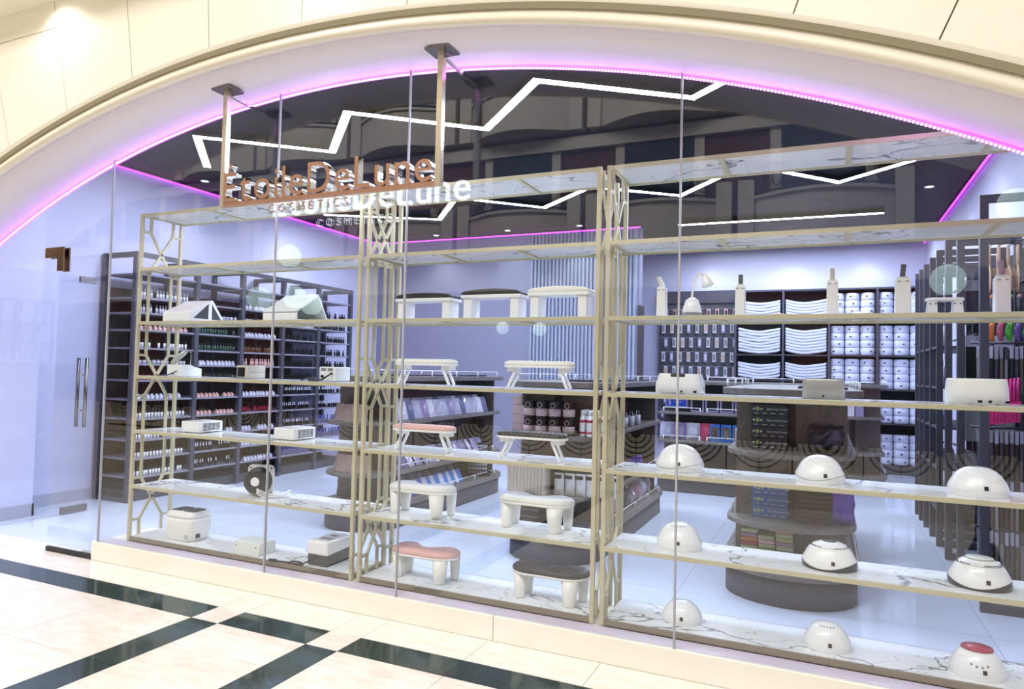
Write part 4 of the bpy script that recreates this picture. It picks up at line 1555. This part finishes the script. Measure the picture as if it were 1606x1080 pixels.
for k in range(3):
    t = thing('pliers_pack', 'blue pack with steel nippers, %s of three' % ['left', 'middle', 'right'][k], 'pack', (gx + .64 + k * .125, gy + .12, .601), group='blue nipper packs')
    obj('card', MB().box(-.055, .055, -.004, .004, 0, .2), 'blue_pack', t)
    obj('photo_panel', MB().box(-.042, .042, -.006, -.003, .03, .17), 'wood', t)
    obj('nipper_arm', MB().bar((-.025, -.009, .04), (.012, -.009, .13), .012, .006), 'chrome', t)
    obj('nipper_arm', MB().bar((.025, -.009, .04), (-.012, -.009, .13), .012, .006), 'chrome', t)
for k in range(4):
    o = link('plastic_bag', packmesh('plastic_bag', .16, .2, .08, ['plastic_bag', 'lash', 'card_white', 'pinkred'][k], 5, .015, 30 + k), None, (gx + .08 + k * .155, gy + .16, .601))
    tag(o, ['grey clear bag of nail tips at the left end of the crosswise gondola', 'lilac clear bag of nail tips on the crosswise gondola', 'white bag of nail tips beside the nipper packs', 'pink topped bag touching the nipper packs'][k], 'bag')
for k in range(12):
    boxy('tip_box', 'small purple box in the row on the base of the crosswise gondola', 'box', (gx + .12 + k * .115, gy + .12, GZ[0] + .001), (.09, .1, .06), 'purple' if k % 3 else 'navy_sign', group='small purple boxes')
# far gondola goods
for k in range(6):
    boxy('towel_pack', 'pale pack on the far gondola beside the towel rolls', 'pack', (1.2 + .1 * (k % 3), 6.1 + .1 * (k // 3), GZ[2] + .001), (.09, .12, .1 + .03 * (k % 2)), 'card_white' if k % 2 else 'lash', group='pale packs on the far gondola')

# ================================================================== BACK WALL SHELVES
BY = 8.0
t = thing('pegboard', 'dark pegboard panel with hanging tool packs on the back wall', 'board', (-1.52, BY + .25, .25))
obj('panel', MB().box(0, 1.25, 0, .06, 0, 2.49), 'peg', t)
obj('header', MB().box(0, 1.25, -.03, 0, 2.29, 2.49), 'frame_dark', t)
for j in range(8):
    obj('peg_rail', MB().box(.01, 1.24, -.012, 0, .55 + j * .235 - .006, .55 + j * .235 + .006), 'grey', t)
tm = [MB().box(-.028, .028, -.008, .008, -.16, 0).box(-.017, .017, -.014, -.006, -.13, -.03, 1).mesh('tool_pack', m_) for m_ in (['card_white', 'grey'], ['pad_pink', 'darkgrey'], ['lash', 'card_white'], ['card_white', 'woodlight'], ['denim', 'card_white'], ['hotpink', 'card_white'])]
for j in range(8):
    for i in range(9):
        z = .25 + .545 + j * .235
        kd = 1 if j == 7 else 5 if j == 0 and i > 2 else 4 if j <= 1 else [0, 2, 0, 3][(i + j) % 4]
        o = link('tool_pack', tm[kd], None, (-1.44 + i * .137 + (.04 if j % 2 else 0), BY + .215, z))
        tag(o, 'slim hanging tool pack in the %s row of the pegboard' % ['lowest', 'second', 'third', 'fourth', 'fifth', 'sixth', 'seventh', 'top'][j], 'pack', 'tool packs on the pegboard')
        obj('hook', MB().tube([(0, .03, -.005), (0, -.03, -.005)], .003, 5), 'chrome', o)

t = thing('towel_rack', 'tall dark shelf of folded towels and towel rolls on the back wall', 'shelf', (-.27, BY, 0))
XP = [0, .70, 1.34, 1.98, 2.58]
for x in XP:
    obj('upright', MB().box(x - .015, x + .015, 0, .33, 0, 2.68), 'frame_dark', t)
obj('back_panel', MB().box(0, 2.58, .32, .335, .1, 2.68), 'shelf_in', t)
obj('top_board', MB().box(-.015, 2.595, 0, .33, 2.68, 2.705), 'frame_dark', t)
TZ = [.13, .52, .93, 1.32, 1.71, 2.28]
RZ = [.13, .73, 1.22, 1.71, 2.2]
for i in range(4):
    for z in (TZ if i < 2 else RZ):
        obj('shelf_board', MB().box(XP[i] + .016, XP[i + 1] - .016, 0, .32, z - .022, z), 'wood_dark', t)
obj('kick_board', MB().box(0, 2.58, .01, .03, 0, .105), 'base_dark', t)


def towel_mesh(w_, d_, th, sag, seed):
    th += .006
    rnd = random.Random(seed)
    mb = MB()
    n_ = 10
    top_, bot = [], []
    ph = rnd.uniform(0, 1)
    for i in range(n_ + 1):
        u = i / n_
        s_ = sag * (abs(2 * u - 1) ** 1.5) * (1 if u < .5 else rnd.uniform(.8, 1)) + .004 * math.sin(7 * u + ph * 6)
        bot.append((w_ * (u - .5), s_))
        top_.append((w_ * (u - .5), s_ + th))
    mb.prism(bot + top_[::-1], 0, d_, axis='y', smooth=False)
    return mb.mesh('folded_towel', ['towel'], bevel=.013, seg=2)


twm = [towel_mesh(.62, .27, .038, .05, s_) for s_ in range(4)]
twr = [towel_mesh(.58, .27, .038, .05, s_ + 9) for s_ in range(4)]
for i in range(2):
    for j, z in enumerate(TZ):
        for k in range(5 if j != 4 else 8):
            if j == 5 and k > 4:
                continue
            cxx = -.27 + (XP[i] + XP[i + 1]) / 2
            o = link('folded_towel', (twm if i == 0 else twr)[k % 4], None, (cxx, BY + .03, z + .001 + k * .0455))
            tag(o, 'white folded towel in the %s stack of the %s towel column' % (['lowest', 'second', 'third', 'fourth', 'fifth', 'top'][j], ['left', 'right'][i]), 'towel', 'folded towels on the back shelf')
rm = MB().lathe([(.092, 0), (.099, .012), (.099, .098), (.09, .108)], 18).mesh('towel_roll', ['roll'])
tagm = MB().box(-.014, .014, -.102, -.097, .045, .062).mesh('roll_tag', ['black'])
for i in (2, 3):
    for j, z in enumerate(RZ):
        for c in range(3):
            nst = {0: 4, 1: 3, 2: 4, 3: 4, 4: 4}[j]
            for k in range(nst):
                xx = -.27 + XP[i] + .11 + c * .205
                o = link('towel_roll', rm, None, (xx, BY + .13, z + .001 + k * .1085))
                tag(o, 'white towel roll in the %s row, %s column of the %s roll section' % (['lowest', 'second', 'third', 'fourth', 'top'][j], ['left', 'middle', 'right'][c], ['left', 'right'][i - 2]), 'towel roll', 'towel rolls on the back shelf')
                link('roll_tag', tagm, o, rz=random.uniform(-.5, .5))

# ================================================================== RIGHT HAND RACKS
RX = 1.86
RY = [1.62, 2.40, 2.92, 3.38, 3.78, 4.18, 4.52, 4.84]
ordr = ['nearest', 'second', 'third', 'fourth', 'fifth', 'sixth', 'seventh', 'farthest']
hbag = [packmesh('hair_bag', .09, .2, .1, mt, 5, .012, 40 + q) for q, mt in enumerate(('bag_silver', 'plastic_bag', 'bag_dark', 'bag_silver'))]
shm = [bottle_mesh(a_, c_, .22, .032, .25, .5) for a_, c_ in (('card_white', 'grey'), ('denim', 'black'), ('lash', 'white'), ('card_white', 'navy_sign'))]
bcol = ['white', 'blue', 'lilac', 'white and blue']
for i, y in enumerate(RY):
    t = thing('wall_rack', 'dark rectangular rack by the right wall, %s the window' % ('nearest to' if i == 0 else ordr[i] + ' from'), 'rack', (RX, y, 0), group='dark racks')
    D_ = .49
    ht = 2.50 if i == 0 else 2.46
    obj('front_post', MB().box(0, .045, 0, .045, .0, ht), 'rack_dark', t)
    obj('rear_post', MB().box(D_ - .045, D_, 0, .045, .0, ht), 'rack_dark', t)
    obj('top_bar', MB().box(.045, D_ - .045, 0, .045, ht - .045, ht), 'rack_dark', t)
    obj('foot_bar', MB().box(.045, D_ - .045, 0, .045, 0.0, .05), 'rack_dark', t)
    if i < 7:
        L_ = RY[i + 1] - RY[i]
    if i < 3:
        for z in ((2.10, 1.70, 1.25, .85) if i else (1.62, 1.075, .755, .435)):
            if i == 0:
                obj('hanging_rod', MB().tube([(.02, .42, z), (D_ - .02, .42, z)], .008, 8), 'rack_dark', t)
                continue
            for xx in (.12, .30):
                obj('hanging_rod', MB().tube([(xx, .04, z), (xx, L_, z)], .008, 8), 'rack_dark', t)
    elif i < 7:
        for q, z in enumerate((.28, .62, .96, 1.30, 1.64, 2.0)):
            obj('shelf_board', MB().box(.01, .48, .046, L_ - .001, z, z + .02), 'frame_dark', t)
            for k in range(3):
                yy = y + .1 + k * (L_ - .14) / 3
                kd = (i + k + q) % 4
                lvl = ['lowest', 'second', 'third', 'fourth', 'fifth', 'top'][q]
                if q < 2:
                    o = link('hair_bag', hbag[kd], None, (RX + .09, yy + .01, z + .021), PI / 2)
                    tag(o, 'glossy bag of hair goods on the %s board behind the %s rack' % (lvl, ordr[i]), 'bag', 'bags on the right rack shelves')
                else:
                    o = link('shampoo_bottle', shm[kd], None, (RX + .08, yy, z + .021))
                    tag(o, 'tall %s bottle on the %s board behind the %s rack' % (bcol[kd], lvl, ordr[i]), 'bottle', 'bottles on the right rack shelves')
# near bays: backing panel with hooks
t = thing('hook_panel', 'dark slatted hook panel behind the brush rack', 'board', (XR - .035, 1.66, .15))
obj('panel', MB().box(0, .03, 0, 1.7, 0, 2.2), 'shelf_in', t)
for z in (.35, .78, 1.18, 1.55, 1.95):
    obj('hook_rail', MB().box(-.012, 0, 0, 1.7, z, z + .03), 'rack_dark', t)


def hook(o, zz):
    obj('hook', MB().tube([(0, .0, zz), (.3, 0, zz + .02)], .004, 6), 'chrome', o)


# wooden paddle brushes hanging by the bristle end up
for k in range(4):
    t = thing('paddle_brush', 'wooden paddle brush hanging handle up, %s of four' % ['leftmost', 'second', 'third', 'rightmost'][k], 'brush', (1.962 + .054 * k, 1.93 + .015 * k, 1.935), -PI / 2 + random.uniform(-.5, .3), 'wooden paddle brushes')
    obj('handle', MB().tube([(0, 0, .15), (0, 0, .21), (0, 0, .31)], [.008, .012, .009], 8), 'woodlight', t)
    obj('hanging_loop', MB().tube([(0, 0, .305), (0, .1, .33), (0, .42, .335)], .003, 5), 'iron', t)
    obj('paddle', MB().lathe([(.01, 0), (.035, .02), (.042, .08), (.036, .14), (.01, .185)], 14, sy=.25), 'woodlight', t)
    mb = MB()
    for a in range(9):
        for b_ in range(4):
            mb.bar((-.024 + b_ * .016, -.008, .025 + a * .016), (-.028 + b_ * .0185, -.032, .025 + a * .016), .003)
    tag(obj('bristles', mb, 'woodlight', t), kind='stuff')
# coloured round brushes
for k, (c1, c2) in enumerate((('orange', 'orange'), ('mauve', 'pinkred'), ('green', 'green'), ('mauve', 'purple'), ('green', 'green'))):
    t = thing('vent_brush', '%s vent brush hanging under the window shelf edge, %s of five' % (['orange', 'pink', 'bright green', 'purple', 'green'][k], ['first', 'second', 'third', 'fourth', 'last'][k]), 'brush', (1.975 + .047 * k, 1.9, 1.625), group='coloured vent brushes')
    obj('handle', MB().tube([(0, 0, .12), (0, 0, .27)], [.012, .015], 10), 'rubber', t)
    obj('end_cap', MB().lathe([(.015, .27), (.016, .285), (.01, .295)], 10), c1, t)
    obj('head', MB().tube([(0, 0, .12), (-.012, 0, .06), (0, 0, 0)], [.012, .02, .012], 10), c2, t)
    mb = MB()
    for a in range(8):
        for s_ in (-1, 0, 1):
            mb.bar((s_ * .008, 0, .01 + a * .013), (-.022 + s_ * .008, -.02, .01 + a * .013), .0035)
    tag(obj('bristles', mb, c1, t), kind='stuff')
# hot pink brushes in a bunch
for k in range(9):
    t = thing('pink_brush', 'hot pink detangling brush in the bunch beside the wide white lamp', 'brush', (1.955 + .02 * k, 1.95, 1.125 + .003 * k), group='hot pink brushes')
    obj('handle', MB().tube([(0, 0, .1), (0, -.006, .2), (.004, 0, .25)], [.008, .009, .007], 8), 'hotpink', t)
    obj('head', MB().bar((-.002, .0, -.03), (.004, 0, .1), .016, .06), 'hotpink', t)
    mb = MB()
    for a in range(7):
        mb.bar((0, -.03, -.02 + a * .018), (0, -.07, -.02 + a * .018), .004)
    tag(obj('teeth', mb, 'hotpink', t), kind='stuff')
# dark hair packs in dense rows
hp = [MB().box(-.008, .008, -.055, .055, -.30, 0).box(-.009, .009, -.056, .056, -.08, 0, 1).mesh('hair_pack', m_) for m_ in (['bag_dark', 'bag_silver'], ['black', 'plastic_bag'], ['grey', 'bag_dark'], ['wood', 'bag_silver'])]
for row, z in enumerate((1.06, .74, .42, 1.60)):
    for k in range(13):
        o = link('hair_pack', hp[(k * 3 + row) % 4 if row else (k % 2)], None, (1.93 + .027 * k, 2.04 + .006 * (k % 3), z - .006 * (k % 2)))
        tag(o, 'slim dark hair pack hanging in the %s row of the near right rack' % ['second', 'third', 'lowest', 'top'][row], 'pack', 'hair packs on the near rack')
for row, z in enumerate((2.10, 1.70, 1.25, .85)):
    for k in range(7):
        for xx in (.12, .30):
            o = link('hair_pack', hp[(k + row) % 4], None, (RX + xx, 2.50 + k * .055 + (.04 if xx > .2 else 0), z - .006), PI / 2)
            tag(o, 'slim hair pack hanging in the %s row of the second right rack bay' % ['top', 'second', 'third', 'lowest'][row], 'pack', 'hair packs in the second bay')

# ================================================================== WHAT THE GLASS MIRRORS: the hall opposite
wo = struct('wall_opposite', MB().box(-34, 16, -12.6, -12.25, 0, 12.5), 'brick', 'red brown facade across the hall')
obj('stone_band', MB().box(-34, 16, -12.25, -12.1, 3.3, 4.0), 'stone_far', wo)
obj('stone_band', MB().box(-34, 16, -12.25, -12.1, 6.6, 6.9), 'stone_far', wo)
for xa in range(-33, 16, 5):
    obj('shop_window', MB().box(xa, xa + 3.4, -12.26, -12.2, .3, 2.9), 'window_far', wo)


def balcony(x, z, label):
    t = thing('balcony', label, 'balcony', (x, -12.25, z), group='balconies across the hall')
    n_ = 14
    arcp = [(-1.35, 0)] + [(-1.35 + 2.7 * i / n_, 0.25 + .55 * math.sin(PI * i / n_)) for i in range(n_ + 1)] + [(1.35, 0)]
    arcp = arcp[::-1]
    obj('slab', MB().prism(arcp, -.95, .0), 'stone_far', t)
    obj('cornice', MB().prism([(a * 1.06, b_ * 1.08) for a, b_ in arcp], -.06, .0), 'stone_far', t)
    fr = [(-1.3 + 2.6 * i / n_, .2 + .55 * math.sin(PI * i / n_)) for i in range(n_ + 1)]
    for zz in (.08, .62):
        obj('hand_rail', MB().tube([(a, b_, zz) for a, b_ in fr], .022, 6), 'iron', t)
    for i in range(0, n_, 1):
        (a, b_), (c, d_) = fr[i], fr[i + 1]
        m_ = Vector(((a + c) / 2, (b_ + d_) / 2, .35))
        tx_ = Vector((c - a, d_ - b_, 0)).normalized()
        obj('ring', MB().tube([m_ + tx_ * .11 * math.cos(q) + Vector((0, 0, .2 * math.sin(q))) for q in (2 * PI * k / 10 for k in range(10))], .012, 5, closed=True), 'iron', t)
    for sx in (-1, 1):
        obj('pier', MB().box(sx * 1.45 - .16, sx * 1.45 + .16, 0, .35, -.95, .35), 'stone_far', t)
        obj('finial', MB().lathe([(.03, .35), (.03, .75), (.07, .8), (.02, .9)], 8), 'iron', t, loc=(sx * 1.45, .18, 0))
    wn = obj('window_frame', MB().box(-1.0, 1.0, -.0, .06, .0, 1.7), 'stone_far', t)
    obj('window_glass', MB().box(-.78, .78, .06, .08, .05, 1.5), 'window_far', wn)


k = 0
for z, nm in ((5.1, 'lower'), (7.95, 'upper')):
    for i in range(8):
        balcony(.95 - 3.35 * i, z, 'stone balcony with iron rail across the hall, %s row, number %d from the right' % (nm, i + 1))

# wrought iron railing seen mirrored in the lower glass
t = thing('iron_railing', 'wrought iron railing with concentric rings across the walkway', 'railing', (0, -6.22, 0))
XA, XZ = .255 - .79 * 15 - .395, .255 + .79 * 3 + .395
for z in (.12, 1.0):
    obj('hand_rail', MB().box(XA, XZ, -.02, .02, z - .015, z + .015), 'iron', t)
ringm = [MB().tube([(r_ * math.cos(a), 0, r_ * math.sin(a)) for a in (2 * PI * q / 28 for q in range(28))], .011, 5, closed=True).mesh('ring', ['iron']) for r_ in (.35, .28, .21, .14)]
hubm = MB().lathe([(.02, -.03), (.065, -.02), (.075, 0), (.065, .02), (.02, .03)], 12).mesh('hub', ['iron'])
crossm = MB().bar((-.38, 0, 0), (.38, 0, 0), .012).bar((0, 0, -.43), (0, 0, .43), .012).mesh('cross_bar', ['iron'])
ballm = MB().lathe([(.01, -.07), (.05, -.05), (.07, 0), (.05, .05), (.01, .07)], 12).mesh('ball', ['iron'])
for i in range(-15, 4):
    x = .255 + .79 * i
    for rmx in ringm:
        link('ring', rmx, t, (x, 0, .56))
    link('hub', hubm, t, (x, 0, .56), rot=(PI / 2, 0, 0))
    link('cross_bar', crossm, t, (x, 0, .56))
    link('ball', ballm, t, (x + .395, 0, .56))
    obj('baluster', MB().box(x + .387, x + .403, -.008, .008, .12, 1.0), 'iron', t)


# globe lamp posts behind the camera
def lamppost(x, y, h, globes, label):
    t = thing('globe_lamppost', label, 'lamp post', (x, y, 0), group='globe lamp posts')
    obj('pole', MB().lathe([(.12, 0), (.12, .1), (.05, .25), (.04, h - .3), (.06, h - .1), (.03, h)], 12), 'iron', t)
    for dx, dy, dz, r in globes:
        arm = obj('arm', MB().tube([(0, 0, h - .35), (dx * .5, dy * .5, h + dz - .6 * abs(dz) - .35), (dx, dy, h + dz - r - .1), (dx, dy, h + dz - r + .01)], .018, 6), 'iron', t)
        obj('collar', MB().lathe([(.04, 0), (.07, .05)], 10), 'iron', arm, loc=(dx, dy, h + dz - r - .045))
        obj('globe', MB().lathe([(r * math.sin(PI * (q + .5) / 12.0), r - r * math.cos(PI * (q + .5) / 12.0)) for q in range(12)], 18), 'globe', arm, loc=(dx, dy, h + dz - r))


lamppost(-5.45, -3.75, 2.45, [(.1, -.1, .34, .15), (.15, .45, -.28, .15), (.05, -.28, -.18, .15), (-.15, -.85, -.22, .15)], 'iron lamp post with four globes, left of the shop window')
lamppost(-5.2, -11.0, 2.1, [(-.6, -.4, .24, .15), (.65, .4, .16, .15)], 'iron lamp post with two globes, far across the hall')
lamppost(2.05, -2.85, 2.2, [(-.25, .25, -.12, .115), (.25, -.25, .5, .12)], 'iron lamp post with two globes, right of the walkway')
